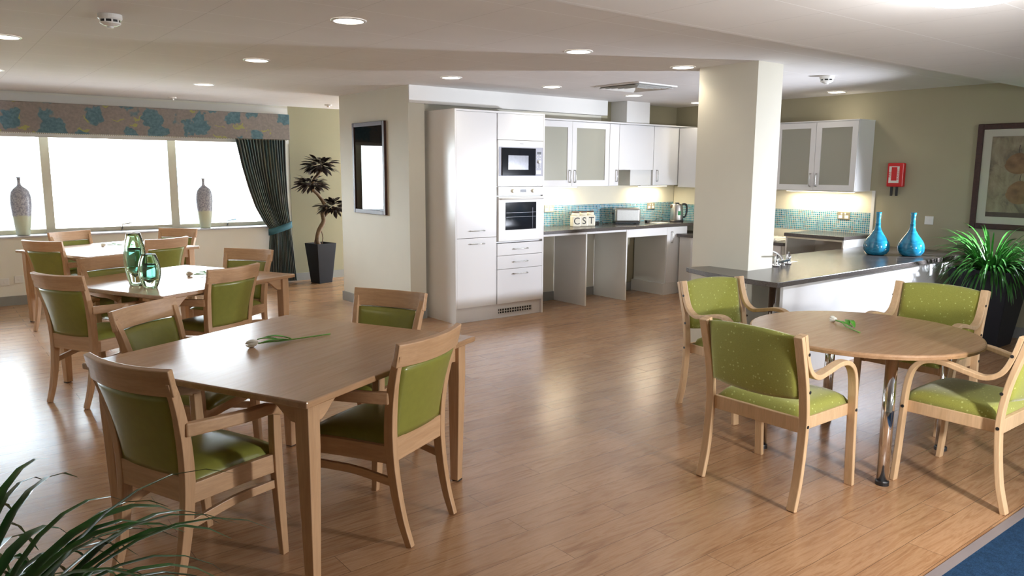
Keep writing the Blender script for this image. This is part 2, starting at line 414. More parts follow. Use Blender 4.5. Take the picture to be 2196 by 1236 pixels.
# ================================================================== THE ROOM
CZ = 2.40
XW, YK, YW = 8.2, 6.95, 10.3
struct('floor', bx(-3.1, 8.6, -2.6, 10.9, -.12, 0), 'floor_planks')
bm = bx(2.0, 8.19, -2.45, 1.155, 0, .007); tag(obj('floor_carpet', bm, 'carpet_blue'), 'dark blue carpet beside the wood floor at the lower right', kind='structure')
bm = bx(2.0, 8.19, 1.155, 1.195, 0, .009); struct('trim_1', bm, 'trim_strip', 'grey threshold strip between the wood floor and blue carpet')
struct('ceiling', bx(-3.1, 8.6, 2.70, 10.9, CZ, CZ+.12), 'ceiling_tiles')
bm = bx(-3.1, 8.6, -2.6, 2.70, 2.30, 2.52); struct('ceiling_lower', bm, 'ceiling_near', 'lower section of ceiling nearest the viewer', bevel=.012)
# right wall
struct('wall_right', bx(XW, XW+.15, -2.6, 8.6, 0, CZ), 'wall_beige')
# kitchen block behind the units and the pillar face on its left (x = 4.0)
bm = new(); prism(bm, [(4.0, 6.86), (4.19, 6.86), (4.19, 6.95), (6.79, 6.95), (6.79, 8.44), (4.0, 8.44)], 0, CZ); struct('wall_pillar', bm, 'wall_cream')
struct('wall_back', bx(6.79, 8.2, 6.95, 8.44, 0, CZ), 'wall_beige')
# window wall with an opening x<3.95, z .78-2.15
bm = new(); box(bm, -3.1, 3.95, YW, YW+.36, 0, .765); box(bm, -3.1, 3.95, YW, YW+.36, 2.12, CZ); box(bm, 3.95, 8.4, YW, YW+.36, 0, CZ); box(bm, -3.1, -3.0, YW, YW+.36, .765, 2.12)
struct('wall_front', bm, 'wall_pale', 'pale wall around and below the wide window')
bm = new(); box(bm, 4.12, 8.3, YW-.006, YW, 0, CZ); struct('wall_front_side', bm, 'wall_beige_shade', 'cream wall to the right of the curtain behind the small tree')
# left wall, and rear wall with an added fill-light opening (behind the camera)
struct('wall_left', bx(-3.2, -3.05, -2.6, 10.4, 0, CZ), 'wall_cream')
bm = new(); box(bm, -3.1, 8.3, -2.75, -2.6, 0, .8); box(bm, -3.1, 8.3, -2.75, -2.6, 2.1, CZ); box(bm, -3.1, 4.6, -2.75, -2.6, .8, 2.1); box(bm, 5.3, 8.3, -2.75, -2.6, .8, 2.1); struct('wall_rear', bm, 'wall_cream')
# white boxed bulkhead and duct above the kitchen units
struct('trim_2', bx(4.002, 6.79, 6.84, 6.95, 2.225, CZ), 'white_paint', 'white boxed bulkhead above the tall kitchen cabinet')
o = obj('duct_boxing', bx(6.96, 7.37, 6.68, 6.95, 2.125, CZ), 'white_paint'); tag(o, 'white boxed extractor duct rising from the wall cabinets to the ceiling', 'duct')
# column
struct('wall_column', bx(5.2, 5.53, 3.62, 4.18, 0, CZ), 'wall_cream', 'square pale column rising through the peninsula worktop')
# skirting
SK = .105
for i, (a, lab) in enumerate([((-3.05, 8.2, YW-.02, YW, 0, SK), 'window wall'), ((3.985, 4.0, 6.845, 8.46, 0, SK), 'pillar side'), ((3.985, 4.185, 6.84, 6.86, 0, SK), 'pillar front'), ((5.46, 7.42, 6.93, 6.95, 0, SK), 'kitchen wall under the worktop'), ((8.18, 8.2, -2.6, 3.1, 0, SK), 'right wall')]):
    if i == 0: a = (-3.05, 8.2, YW-.026, YW-.006, 0, SK)
    struct('baseboard_'+['front', 'pillar', 'pillar_front', 'kitchen', 'right'][i], bx(*a), 'skirting_grey', 'grey skirting along the '+lab)
# window frames: sill, bottom rail, mullions, panes
bm = bx(-3.0, 3.95, YW-.03, YW+.30, .765, .785); struct('window_sill', bm, 'sill_lilac', 'long lilac grey window sill', bevel=.004)
fr = new(); box(fr, -3.0, 3.95, 10.58, 10.64, .785, .835); box(fr, -3.0, 3.95, 10.58, 10.64, 2.06, 2.12); box(fr, 3.90, 3.95, 10.58, 10.64, .835, 2.06); box(fr, -3.0, -2.95, 10.58, 10.64, .835, 2.06)
wf = struct('window_1', fr, 'window_frame', 'wide window with tan frames above the sill', bevel=.004)
for x0, x1 in ((1.205, 1.30), (2.615, 2.715), (-.25, -.15), (-1.7, -1.6)):
    obj('mullion', bx(x0, x1, 10.57, 10.65, .79, 2.11), 'window_frame', wf, .004)
for x0, x1 in ((-2.95, -1.7), (-1.6, -.25), (-.15, 1.205), (1.30, 2.615), (2.715, 3.90)):
    obj('pane', bx(x0, x1, 10.605, 10.611, .835, 2.06), 'window_glass', wf)
for x in (2.02, 3.32):
    bm = new(); tube(bm, [(x, 10.575, .80), (x, 10.545, .81), (x, 10.54, .865), (x+.11, 10.54, .875)], .007, 6); obj('window_handle', bm, 'nickel', wf, smooth=True)

# ---- outside: pale buildings across the street
g = struct('ground_outside', bx(-40, 60, 11, 80, -3.2, -3.0), 'tarmac', 'ground outside the window')
def building(x0, x1, y, h, mat, label, rows, cols):
    b = empty('building', ((x0+x1)/2, y, -3)); tag(b, label, 'building')
    obj('facade', bx(x0-(x0+x1)/2, x1-(x0+x1)/2, 0, 6, 0, h), mat, b)
    for r_ in range(rows):
        for c_ in range(cols):
            xx = x0+(c_+.5)*(x1-x0)/cols-(x0+x1)/2; zz = 1.0+r_*2.8
            obj('window', bx(xx-.55, xx+.55, -.03, 0.02, zz, zz+1.4), 'facade_glass', b)
building(-3, 5.5, 30, 16, 'facade', 'pale multi storey building across the street, left of window view', 5, 5)
building(6.8, 13, 34, 6.2, 'facade_brick', 'low pinkish building across the street, right of window view', 2, 4)
b = empty('hedge', (5.6, 24, -3)); tag(b, 'rounded green bushes outside the window', 'bush')
bm = new()
for k in range(16):
    bmesh.ops.create_icosphere(bm, subdivisions=2, radius=random.uniform(.7, 1.2), matrix=Matrix.Translation((random.uniform(-5, 6), random.uniform(-.7, .7), random.uniform(.5, 2.2))))
obj('foliage', bm, 'hedge', b)

# pelmet, curtain
p = empty('pelmet', (0, YW, 0)); tag(p, 'long taupe pelmet with teal flowers above the window', 'pelmet')
obj('valance', bx(-3.0, 4.065, -.19, -.165, 1.945, 2.278), 'floral', p, .006)
obj('return_end', bx(4.04, 4.065, -.165, -.01, 1.945, 2.278), 'floral', p)
obj('top_board', bx(-3.0, 4.065, -.165, -.01, 2.255, 2.278), 'white_paint', p)
obj('backing_board', bx(-3.0, 4.115, -.012, -.001, 1.9, 2.375), 'white_paint', p)
bm = new()
for k in range(170):
    bmesh.ops.create_uvsphere(bm, u_segments=5, v_segments=4, radius=.006, matrix=Matrix.Translation((.55+k*.0205, -.18, 1.938)))
obj('bead_trim', bm, 'brass_dull', p)

def curtain():
    c = empty('curtain', (0, 10.2, 0)); tag(c, 'teal striped curtain gathered by a tieback beside the window', 'curtain')
    bm = new(); uv = bm.loops.layers.uv.new('uv'); nu, nz_ = 150, 44
    # z: left edge, right edge
    K = [(1.97, 3.36, 4.035), (1.6, 3.43, 4.03), (1.3, 3.51, 4.03), (1.05, 3.595, 4.035), (.85, 3.70, 4.05), (.76, 3.765, 4.06), (.70, 3.78, 4.06), (.55, 3.76, 4.075), (.3, 3.735, 4.09), (.02, 3.71, 4.11)]
    def lr(z):
        for (z1, a1, b1), (z0, a0, b0) in zip(K, K[1:]):
            if z >= z0-1e-6:
                t = (z-z0)/(z1-z0); return a0+(a1-a0)*t, b0+(b1-b0)*t
        return K[-1][1:]
    G = []
    for j in range(nz_+1):
        z = 1.97-(1.97-.02)*j/nz_; l, r_ = lr(z); row = []
        wd = (r_-l)/.67; amp = .028*(.45+.55*wd) + .006
        for i in range(nu+1):
            u = i/nu; ph = 2*pi*17*u
            x = l+(r_-l)*u + .004*sin(ph*2+z*2)
            y = amp*sin(ph+.6*sin(z*3+u*9)) + .012*sin(u*11+z*2)
            row.append(bm.verts.new((x, y, z)))
        G.append(row)
    for j in range(nz_):
        for i in range(nu):
            f = bm.faces.new((G[j][i], G[j][i+1], G[j+1][i+1], G[j+1][i]))
            for lp, (a, b_) in zip(f.loops, ((i, j), (i+1, j), (i+1, j+1), (i, j+1))): lp[uv].uv = (a/nu, b_/nz_)
    cl = obj('cloth', bm, 'curtain_cloth', c, smooth=True); so = cl.modifiers.new('thick', 'SOLIDIFY'); so.thickness = .003
    bm = new(); pts = []
    for k in range(25):
        a = 2*pi*k/24; pts.append((3.915+.165*cos(a), .055*sin(a), .755-.045*cos(a+pi)*0 + .05*(cos(a))))
    sweep(bm, pts, .085, .006, V((.0, 0, 1)))
    obj('tieback', bm, 'tieback_teal', c, smooth=True)
curtain()

# ================================================================== FURNITURE
# ---- leather armchair (local +Y faces the table)
def dining_chair():
    r = empty('dining_chair', (0, 0, 0))
    for s in (-1, 1):
        bm = new(); sweep(bm, [(s*.175, -.30, 0), (s*.178, -.262, .12), (s*.182, -.232, .28), (s*.187, -.22, .44), (s*.197, -.232, .60), (s*.21, -.262, .74), (s*.221, -.293, .835)], [.027, .030, .033, .036, .036, .034, .030], [.03, .036, .042, .046, .042, .036, .03], V((1, 0, 0)), 4)
        obj('leg', bm, 'beech_z', r, .003)
        bm = new(); sweep(bm, [(s*.232, .176, 0), (s*.232, .166, .16), (s*.232, .157, .34), (s*.234, .152, .50), (s*.236, .150, .615)], [.026, .032, .036, .036, .034], [.03, .036, .040, .040, .036], V((1, 0, 0)), 4)
        obj('leg', bm, 'beech_z', r, .003)
        bm = new(); sweep(bm, [(s*.213, -.235, .645), (s*.243, -.13, .645), (s*.262, 0, .642), (s*.256, .10, .638), (s*.237, .172, .612)], [.052, .048, .046, .044, .040], [.030, .034, .038, .040, .040], V((0, 0, 1)), 5)
        obj('armrest', bm, 'beech_y', r, .006)
        bm = new(); sweep(bm, [(s*.19, -.21, .395), (s*.212, 0, .40), (s*.230, .15, .40)], .075, .024, V((0, 0, 1)), 3); obj('seat_rail', bm, 'beech_y', r, .002)
        bm = new(); sweep(bm, [(s*.186, -.225, .275), (s*.205, -.05, .305), (s*.222, .07, .312), (s*.230, .15, .312)], .034, .018, V((0, 0, 1)), 4); obj('stretcher', bm, 'beech_y', r, .002)
    bm = bx(-.18, .18, -.24, -.212, .365, .465); obj('seat_rail', bm, 'beech_x', r, .003)
    bm = bx(-.225, .225, .135, .16, .365, .437); obj('seat_rail', bm, 'beech_x', r, .003)
    # seat cushion
    def edge(u, v):
        y = -.205+.395*v; hw = .182+.036*v
        return ((u-.5)*2*hw, y)
    def top(u, v):
        x, y = edge(u, v); a = 1-(abs(2*u-1))**3.2; c_ = 1-(abs(2*v-1))**3.2
        return (x, y+.012*(v > .9), .432+.055*(max(a, 0)*max(c_, 0))**.42)
    def bot(u, v):
        x, y = edge(u, v); return (x, y, .425)
    bm = new(); grid_solid(bm, 18, 18, top, bot); obj('seat', bm, 'leather_green', r, smooth=True)
    # back pad: follows the curved stiles, bowed backward in the middle
    def bp(u, v):
        z = .462+.315*v; hw = .172+.030*v
        yc = -.222-.062*v**1.6; x = (u-.5)*2*hw
        bow = .030*(1-(2*u-1)**2)*(.45+.55*v)
        return V((x, yc-bow, z))
    def puff(u, v): return .014*((1-abs(2*u-1)**6)*(1-abs(2*v-1)**6))**.5
    bm = new(); grid_solid(bm, 16, 14, lambda u, v: bp(u, v)+V((0, .012+puff(u, v), 0)), lambda u, v: bp(u, v)-V((0, .010+.5*puff(u, v), 0)))
    obj('backrest', bm, 'leather_dark', r, smooth=True)
    # top rail
    pts = []
    for k in range(13):
        u = -1+2*k/12; pts.append((u*.240, -.292-.036*(1-u*u)+.004, .832-.004*(1-u*u)))
    bm = new(); sweep(bm, pts, .100, .026, V((0, -.22, 1)).normalized())
    obj('top_rail', bm, 'beech_x', r, .004)
    return r
chairs = [  # rail mid x, y, facing angle, group, label
 (.552, 2.930, 22, 'green leather armchair in the foreground on the left end of nearest table, back to viewer'),
 (1.657, 2.703, 116, 'green leather armchair seen from behind at the right front side of the nearest rectangular table'),
 (2.079, 3.809, 207, 'green leather armchair at the far right side of the nearest table, facing the viewer'),
 (.874, 4.142, 310, 'green leather armchair tucked askew at the far left side of the nearest table'),
 (.69, 5.667, 29, 'green leather armchair seen from behind at the left end of middle table'),
 (1.725, 5.415, 117, 'green leather armchair seen from behind at the right front side of middle table'),
 (2.209, 6.526, 215, 'green leather armchair at the far right of middle table, in front of the curtain'),
 (1.15, 6.60, 293, 'green leather armchair behind the glass vases at far side of middle table'),
 (.915, 8.37, 35, 'green leather armchair seen from behind at the left end of farthest table'),
 (1.919, 8.02, 113, 'green leather armchair in shade at the front right side of farthest table, beside green vase'),
 (1.29, 9.42, 297, 'green leather armchair below the left window mullion at far side of farthest table'),
 (2.338, 9.24, 222, 'green leather armchair below the right window mullion, farthest right at farthest table'),
]
proto = dining_chair()
for i, (x, y, a, lab) in enumerate(chairs):
    o = proto if i == 0 else copy_tree(proto)
    f = R(a); o.location = (x+.288*cos(f), y+.288*sin(f), 0); o.rotation_euler = (0, 0, f-pi/2)
    tag(o, lab, 'chair', 'green leather dining armchairs')

# ---- rectangular tables
def dining_table(cx, cy, a, L, W, label, H=.74):
    r = empty('dining_table', (cx, cy, 0), R(a)); tag(r, label, 'table', 'rectangular wooden dining tables')
    hx, hy = L/2, W/2
    bm = bx(-hx, hx, -hy, hy, H-.027, H)
    obj('tabletop', bm, 'table_oak', r, .006, seg=3)
    for sx in (-1, 1):
        for sy in (-1, 1):
            x, y = sx*(hx-.075), sy*(hy-.065)
            bm = new(); sweep(bm, [(x, y, H-.028), (x, y, H-.2), (x-sx*.004, y-sy*.004, 0.006)], [.064, .064, .044], [.064, .064, .044]); obj('leg', bm, 'beech_z', r, .003)
            bm = bx(x-.018, x+.018, y-.018, y+.018, 0, .008); obj('foot_pad', bm, 'rubber', r)
            # curved corner brackets under the top, both directions
            prof = [(0, 0), (.165, 0), (.14, -.012), (.105, -.035), (.075, -.062), (.045, -.082), (.0, -.088)]
            bm = new(); prism(bm, [(x-sx*(.025+u), H-.028+v) for u, v in prof], y-.011, y+.011, 'y')
            obj('corner_bracket', bm, 'beech_x', r, .002)
            bm = new(); prism(bm, [(y-sy*(.025+u), H-.028+v) for u, v in prof], x-.011, x+.011, 'x')
            obj('corner_bracket', bm, 'beech_y', r, .002)
    for sy in (-1, 1):
        obj('apron', bx(-hx+.22, hx-.22, sy*(hy-.10)-.011, sy*(hy-.10)+.011, H-.052, H-.028), 'beech_x', r)
    for sx in (-1, 1):
        obj('apron', bx(sx*(hx-.11)-.011, sx*(hx-.11)+.011, -hy+.22, hy-.22, H-.052, H-.028), 'beech_y', r)
    return r
dining_table(1.322, 3.335, 26, 1.24, 1.225, 'nearest rectangular wooden dining table with one white tulip, left foreground')
dining_table(1.496, 6.048, 26.2, 1.24, 1.22, 'middle rectangular wooden dining table carrying two coloured glass vases')
dining_table(1.553, 8.777, 23, 1.24, 1.20, 'farthest rectangular wooden dining table nearest the window')

# ---- tulips
def tulip(x, y, z, a, label, s=1.0, bend=.02):
    r = empty('tulip', (x, y, z), R(a)); tag(r, label, 'flower', 'white tulips lying on the tables')
    bm = new(); tube(bm, [(0, 0, .014), (.06, .006, .012), (.14, bend*.6, .007), (.30*s, bend, .005)], .0035, 8, 4); obj('stem', bm, 'leaf_stem', r, smooth=True)
    bm = new()
    for k in range(6):
        ang = k*pi/3; rr = .8 if k % 2 else 1
        rows = []
        for i in range(7):
            t = i/6; rad = .017*rr*sin(pi*min(t*.78+.06, 1))**.8+.002; row = []
            for j in range(5):
                aa = ang+(j/4-.5)*1.15*(1-t**3*.8)
                row.append(bm.verts.new((-.002-.055*t, rad*cos(aa), .018+rad*sin(aa))))
            rows.append(row)
        for p_, q in zip(rows, rows[1:]):
            for j in range(4): bm.faces.new((p_[j], p_[j+1], q[j+1], q[j]))
    h = obj('flower_head', bm, 'tulip_petal', r, smooth=True); so = h.modifiers.new('t', 'SOLIDIFY'); so.thickness = .0012
    for (x0, y0, x1, y1, hh) in ((.12, .01, .015, .050, .03), (.15, .012, .01, -.012, .02), (.17, .015, .05, .055, .038)):
        bm = new(); rows = []
        for i in range(9):
            t = i/8; px, py = x0+(x1-x0)*t, y0+(y1-y0)*t; w2 = .013*sin(pi*min(1, t*.9+.08)); zz = .007+hh*sin(pi*t*.75)*.55
            d = V((x1-x0, y1-y0, 0)).normalized(); n_ = V((-d.y, d.x, 0))
            rows.append([bm.verts.new(V((px, py, zz+.004))+n_*w2), bm.verts.new((px, py, zz)), bm.verts.new(V((px, py, zz+.004))-n_*w2)])
        for p_, q in zip(rows, rows[1:]):
            for j in range(2): bm.faces.new((p_[j], p_[j+1], q[j+1], q[j]))
        l = obj('leaf', bm, 'tulip_leaf', r, smooth=True); so = l.modifiers.new('t', 'SOLIDIFY'); so.thickness = .001
    return r
tulip(1.205, 3.475, .74, 2, 'white tulip with green leaves lying on the nearest rectangular table', 1.25)
tulip(1.64, 6.10, .74, -30, 'white tulip lying on the middle table right of the glass vases')
tulip(1.55, 8.96, .74, -8, 'white tulip lying on the farthest table by the window')
tulip(4.12, 2.26, .70, -122, 'white tulip with bright leaves lying on the round table', .95, -.02)

# ---- art glass vases
def art_vase(x, y, w_, h, label):
    r = empty('glass_vase', (x, y, .7405), R(-40)); tag(r, label, 'vase', 'green and blue glass vases')
    def prof(sc_, z0, z1): return [(w_*.5*sc_*(.42+.58*sin(pi*min(1, max(0, (.10+.80*i/14))))), z0+(z1-z0)*i/14) for i in range(15)]
    outer = prof(1, 0, h); inner = [(max(a-.020, .006), b_) for a, b_ in prof(1, 0, h)][3:]
    inner[0] = (.004, h*.16); inner[-1] = (inner[-1][0], h)
    bm = new(); lathe(bm, outer+inner[::-1], 36, cap=True, sy=.62); obj('glass_body', bm, 'art_glass_green', r, smooth=True)
    core = [(max(a-.024, .002)*.98, b_) for a, b_ in prof(1, 0, h)][3:11]; core[0] = (.001, h*.2)
    bm = new(); lathe(bm, core, 30, cap=False, sy=.6); o = obj('blue_core', bm, 'art_glass_blue', r, smooth=True)
    so = o.modifiers.new('t', 'SOLIDIFY'); so.thickness = .004
    bm = new()
    for s in (-1, 1):
        for k in range(12):
            t = .18+.6*k/11; rr = w_*.5*(.42+.58*sin(pi*(.10+.8*t)))-.009
            bmesh.ops.create_icosphere(bm, subdivisions=1, radius=.0035, matrix=Matrix.Translation((s*rr, 0, h*t)))
    obj('bubble', bm, 'tumbler_glass', r, smooth=True)
art_vase(1.185, 5.845, .158, .37, 'tall green and blue art glass vase on the middle table')
art_vase(1.235, 5.665, .158, .235, 'short round green and blue art glass vase on the middle table')

# ---- bentwood chairs with speckled green fabric
def fabric_chair():
    r = empty('bentwood_chair', (0, 0, 0)); X = .262
    for s in (-1, 1):
        bm = new(); sweep(bm, [(s*X, -.262, 0), (s*X, -.228, .14), (s*X, -.208, .32), (s*X, -.205, .45), (s*X, -.225, .60), (s*X, -.262, .74), (s*X, -.288, .832)], .044, .026, V((1, 0, 0)), 5)
        obj('leg', bm, 'ash_strip', r, .004)
        bm = new(); sweep(bm, [(s*X, -.262, .838), (s*X, -.235, .74), (s*X, -.196, .66), (s*X, -.13, .622), (s*X, -.05, .632), (s*X, .06, .655), (s*X, .14, .648), (s*X, .197, .60), (s*X, .222, .50), (s*X, .232, .32), (s*X, .240, .15), (s*X, .250, 0)], .044, .024, V((1, 0, 0)), 5)
        obj('arm_loop', bm, 'ash_strip', r, .004)
        for (y, z) in ((-.232, .745), (-.206, .565), (-.205, .40), (.225, .40)):
            bm = new(); bmesh.ops.create_cone(bm, cap_ends=True, segments=12, radius1=.008, radius2=.008, depth=.003, matrix=Matrix.Translation((s*(X+.0225), y, z)) @ Matrix.Rotation(pi/2, 4, 'Y')); obj('bolt_cap', bm, 'black_plastic', r)
        obj('seat_rail', bx(s*.232-.012, s*.232+.012, -.20, .225, .365, .425), 'ash_strip', r, .003)
    obj('seat_rail', bx(-.24, .24, -.205, -.183, .36, .43), 'ash_strip', r, .003)
    obj('seat_rail', bx(-.24, .24, .195, .217, .365, .42), 'ash_strip', r, .003)
    def top(u, v):
        x = (u-.5)*2*.236; y = -.185+.44*v
        a = max(0, 1-abs(2*u-1)**5); c_ = max(0, 1-abs(2*v-1)**6)
        return (x, y, .425+.062*(a*c_)**.4 - .012*max(0, v-.75)*4*max(0, v-.75)*4*.5)
    def bot(u, v):
        return ((u-.5)*2*.228, -.185+.43*v, .422-.012*(v > .97))
    bm = new(); grid_solid(bm, 18, 20, top, bot); obj('seat', bm, 'fabric_green', r, smooth=True)
    def bp(u, v):
        x = (u-.5)*2*.236; arch = .036*(1-abs(2*u-1)**2.2)
        z = .525-.018*(1-(2*u-1)**2)+(.300+arch)*v
        yc = -.212-.062*((z-.5)/.33)-.018*(1-(2*u-1)**2)
        return V((x, yc, z))
    def puff(u, v): return .5*(max(0, (1-abs(2*u-1)**7)*(1-abs(2*v-1)**5)))**.45
    bm = new(); grid_solid(bm, 20, 16, lambda u, v: bp(u, v)+V((0, .010+.03*puff(u, v), 0)), lambda u, v: bp(u, v)-V((0, .008+.02*puff(u, v), 0)))
    obj('backrest', bm, 'fabric_green', r, smooth=True)
    return r
proto = fabric_chair()
for i, (x, y, a, lab) in enumerate([
    (3.345, 2.105, 0, 'speckled green bentwood armchair nearest the viewer, seen from behind at the round table'),
    (4.20, 2.965, 262, 'speckled green bentwood armchair between the round table and the column'),
    (4.105, 1.49, 90, 'speckled green bentwood armchair at the right frame edge, by the blue carpet'),
    (4.925, 2.15, 181, 'speckled green bentwood armchair at the round table in front of the black planter')]):
    o = proto if i == 0 else copy_tree(proto)
    o.location = (x, y, 0); o.rotation_euler = (0, 0, R(a)-pi/2); tag(o, lab, 'chair', 'green fabric bentwood armchairs')

# ---- round table
r = empty('round_table', (4.05, 2.07, 0), R(3)); tag(r, 'round wooden table on chrome legs at the right', 'table')
bm = new(); lathe(bm, [(.575, .672), (.588, .676), (.590, .690), (.587, .697), (.580, .70)], 96); obj('tabletop', bm, 'table_oak', r)
for sx in (-1, 1):
    for sy in (-1, 1):
        x, y = .04+sx*.375, .03+sy*.34
        bm = new(); lathe(bm, [(.029, .02), (.029, .672)], 28, x, y); lg = obj('leg', bm, 'chrome', r, smooth=False)
        for f in lg.data.polygons: f.use_smooth = len(f.vertices) == 4
        bm = new(); lathe(bm, [(.033, 0), (.033, .018), (.03, .024)], 24, x, y); obj('foot', bm, 'black_plastic', lg)

# ================================================================== PENINSULA
bm = new()
edge = [(4.80, 3.09), (8.2, 3.14), (8.2, 4.12), (5.532, 4.12), (5.532, 3.618), (5.198, 3.618), (5.198, 3.99), (4.98, 4.06), (4.945, 4.0), (4.87, 3.78), (4.815, 3.5), (4.795, 3.25)]
prism(bm, edge, .737, .775)
pw = obj('peninsula_worktop', bm, 'worktop', None, .003); tag(pw, 'dark worktop of the peninsula wrapping the column', 'worktop')
u = empty('peninsula_unit', (5.0, 3.15, 0)); tag(u, 'long white unit under the peninsula worktop', 'cabinet')
obj('back_panel', bx(.02, 2.54, .03, .055, 0, .737), 'cabinet_white', u, .002)
obj('body', bx(.56, 2.54, .055, .90, .0, .735), 'cabinet_panel', u)
obj('end_panel', bx(2.54, 3.198, .055, .90, 0, .735), 'wall_pale', u)
bm = new(); lathe(bm, [(.035, 0), (.035, .01), (.026, .015), (.026, .735)], 24, 4.915, 3.20); o = obj('support_post', bm, 'chrome', None, smooth=True); tag(o, 'chrome post holding up the free corner of the peninsula worktop', 'post')
# tap
t = empty('mixer_tap', (5.74, 3.66, .775), R(10)); tag(t, 'chrome lever mixer tap on the peninsula beside the column', 'tap')
bm = new(); lathe(bm, [(.024, 0), (.02, .012), (.012, .03)], 16); box(bm, -.13, .13, -.018, .018, .028, .046); obj('body', bm, 'chrome', t, .004)
for s in (-1, 1):
    bm = new(); lathe(bm, [(.027, 0), (.025, .012), (.018, .03), (.022, .05), (.018, .085), (.0, .09)], 18, s*.12, 0); v_ = obj('valve', bm, 'chrome', t, smooth=True)
    bm = new(); tube(bm, [(s*.12, 0, .082), (s*.12-.04, -.02, .092), (s*.12-.14, -.06, .118)], [.008, .007, .006], 8); obj('lever', bm, 'chrome', v_, smooth=True)
bm = new(); tube(bm, [(0, 0, .04), (0, .02, .08), (0, .09, .11), (0, .17, .10), (0, .185, .075)], .011, 10, 4); obj('spout', bm, 'chrome', t, smooth=True)
bm = new(); box(bm, 5.62, 6.1, 3.74, 4.04, .7755, .779); tag(obj('sink', bm, 'steel', None, .003), 'low steel sink edge set in the peninsula behind the tap', 'sink')
# blue bottle vases
def bottle(x, y, s, label):
    prof = [(.0, 0), (.07, 0), (.098, .012), (.118, .045), (.122, .085), (.112, .125), (.088, .165), (.058, .205), (.034, .245), (.025, .275), (.023, .30), (.0255, .303), (.0255, .309), (.021, .312), (.022, .38), (.027, .415), (.024, .417), (.018, .38), (.012, .32)]
    bm = new(); lathe(bm, [(a*s, b_*s) for a, b_ in prof], 40, cap=True)
    o = obj('bottle_vase', bm, 'blue_glass', None, smooth=True, loc=(x, y, .7755)); tag(o, label, 'vase', 'blue bottle vases on the peninsula')
bottle(7.24, 3.62, .98, 'shiny blue bottle vase on the peninsula, on the left nearer the raised shelf')
bottle(7.40, 3.37, .98, 'shiny blue bottle vase on the peninsula, on the right nearer the black planter')

# ================================================================== KITCHEN BACK RUN
def handle(parent, p0, p1, off=(0, -.028, 0), mat='nickel'):
    p0, p1, o_ = V(p0), V(p1), V(off); d = (p1-p0).normalized()
    bm = new(); tube(bm, [p0, p0+o_*.9, p0+o_+d*.012, p1+o_-d*.012, p1+o_*.9, p1], .0055, 8)
    return obj('handle', bm, mat, parent, smooth=True)
# tall housing
T = empty('tall_cabinet', (4.235, 6.37, 0)); tag(T, 'tall white cabinet housing microwave and oven', 'cabinet')
W = 1.155
bm = new(); box(bm, .0, .018, .0, .575, 0, 2.153); box(bm, W-.02, W, .0, .575, 0, 2.153); box(bm, .018, W-.02, .0, .575, 2.133, 2.153); box(bm, .018, W-.02, .555, .575, .0, 2.133); box(bm, .51, .525, .022, .555, .15, 2.133); box(bm, .525, W-.02, .03, .555, 1.375, 1.39); box(bm, .525, W-.02, .03, .555, .80, .815)
obj('body', bm, 'cabinet_white', T, .0015)
d = obj('door', bx(.019, .512, .0, .02, .874, 2.131), 'cabinet_white', T, .002); handle(d, (.18, 0, .945), (.345, 0, .945))
d = obj('door', bx(.019, .512, .0, .02, .156, .870), 'cabinet_white', T, .002); handle(d, (.18, 0, .812), (.345, 0, .812))
d = obj('door', bx(.526, W-.021, .0, .02, 1.868, 2.131), 'cabinet_white', T, .002)
for z0, z1 in ((.669, .796), (.525, .665), (.156, .521)):
    d = obj('drawer', bx(.526, W-.021, .0, .02, z0, z1), 'cabinet_white', T, .002)
    hz = (z0+z1)/2 if z0 > .5 else .468
    handle(d, (.74, 0, hz), (.92, 0, hz))
obj('plinth', bx(.018, W-.02, .03, .05, 0, .152), 'cabinet_white', T)
bm = new(); box(bm, .56, 1.015, .024, .03, .045, .10)
g = obj('plinth_grille', bm, 'black_plastic', T)
bm = new()
for i in range(14): box(bm, .565+i*.0335, .572+i*.0335, .019, .024, .047, .098)
box(bm, .556, 1.019, .019, .024, .069, .075); box(bm, .556, 1.019, .019, .024, .097, .102); box(bm, .556, 1.019, .019, .024, .043, .048)
obj('grille_bar', bm, 'cabinet_panel', g)
# microwave
mw = empty('microwave', (4.76, 6.37, 1.392)); tag(mw, 'built in microwave with black door above the oven', 'microwave')
bm = bx(.002, .605, -.004, .4, .0, .472); obj('fascia', bm, 'white_plastic', mw, .003)
obj('surround', bx(.012, .60, -.008, -.004, .105, .405), 'panel_grey', mw, .002)
dr = obj('door', bx(.045, .492, -.022, -.008, .112, .395), 'oven_glass', mw, .004)
obj('door_window', bx(.121, .389, -.024, -.022, .172, .318), 'screen_grey', dr)
obj('display', bx(.52, .575, -.010, -.008, .335, .36), 'black_plastic', mw)
bm = new(); bmesh.ops.create_cone(bm, cap_ends=True, segments=24, radius1=.02, radius2=.017, depth=.02, matrix=Matrix.Translation((.545, -.018, .255)) @ Matrix.Rotation(pi/2, 4, 'X')); obj('dial', bm, 'white_plastic', mw)
for i in range(4):
    for j in range(2): obj('button', bx(.517+j*.036, .529+j*.036, -.0115, -.008, .285+(i % 2)*.033-.0*i if i < 2 else .195+(i % 2)*.022, (.285+(i % 2)*.033 if i < 2 else .195+(i % 2)*.022)+.010), 'white_plastic', mw)
obj('release_button', bx(.507, .575, -.0115, -.008, .125, .165), 'white_plastic', mw, .002)
text_mesh('lettering', 'microwave', .016, 'print_dark', mw, Matrix.Translation((.31, -.0085, .428)) @ Matrix.Rotation(pi/2, 4, 'X')) if False else obj('logo_mark', bx(.285, .335, -.0052, -.004, .436, .441), 'screen_grey', mw)
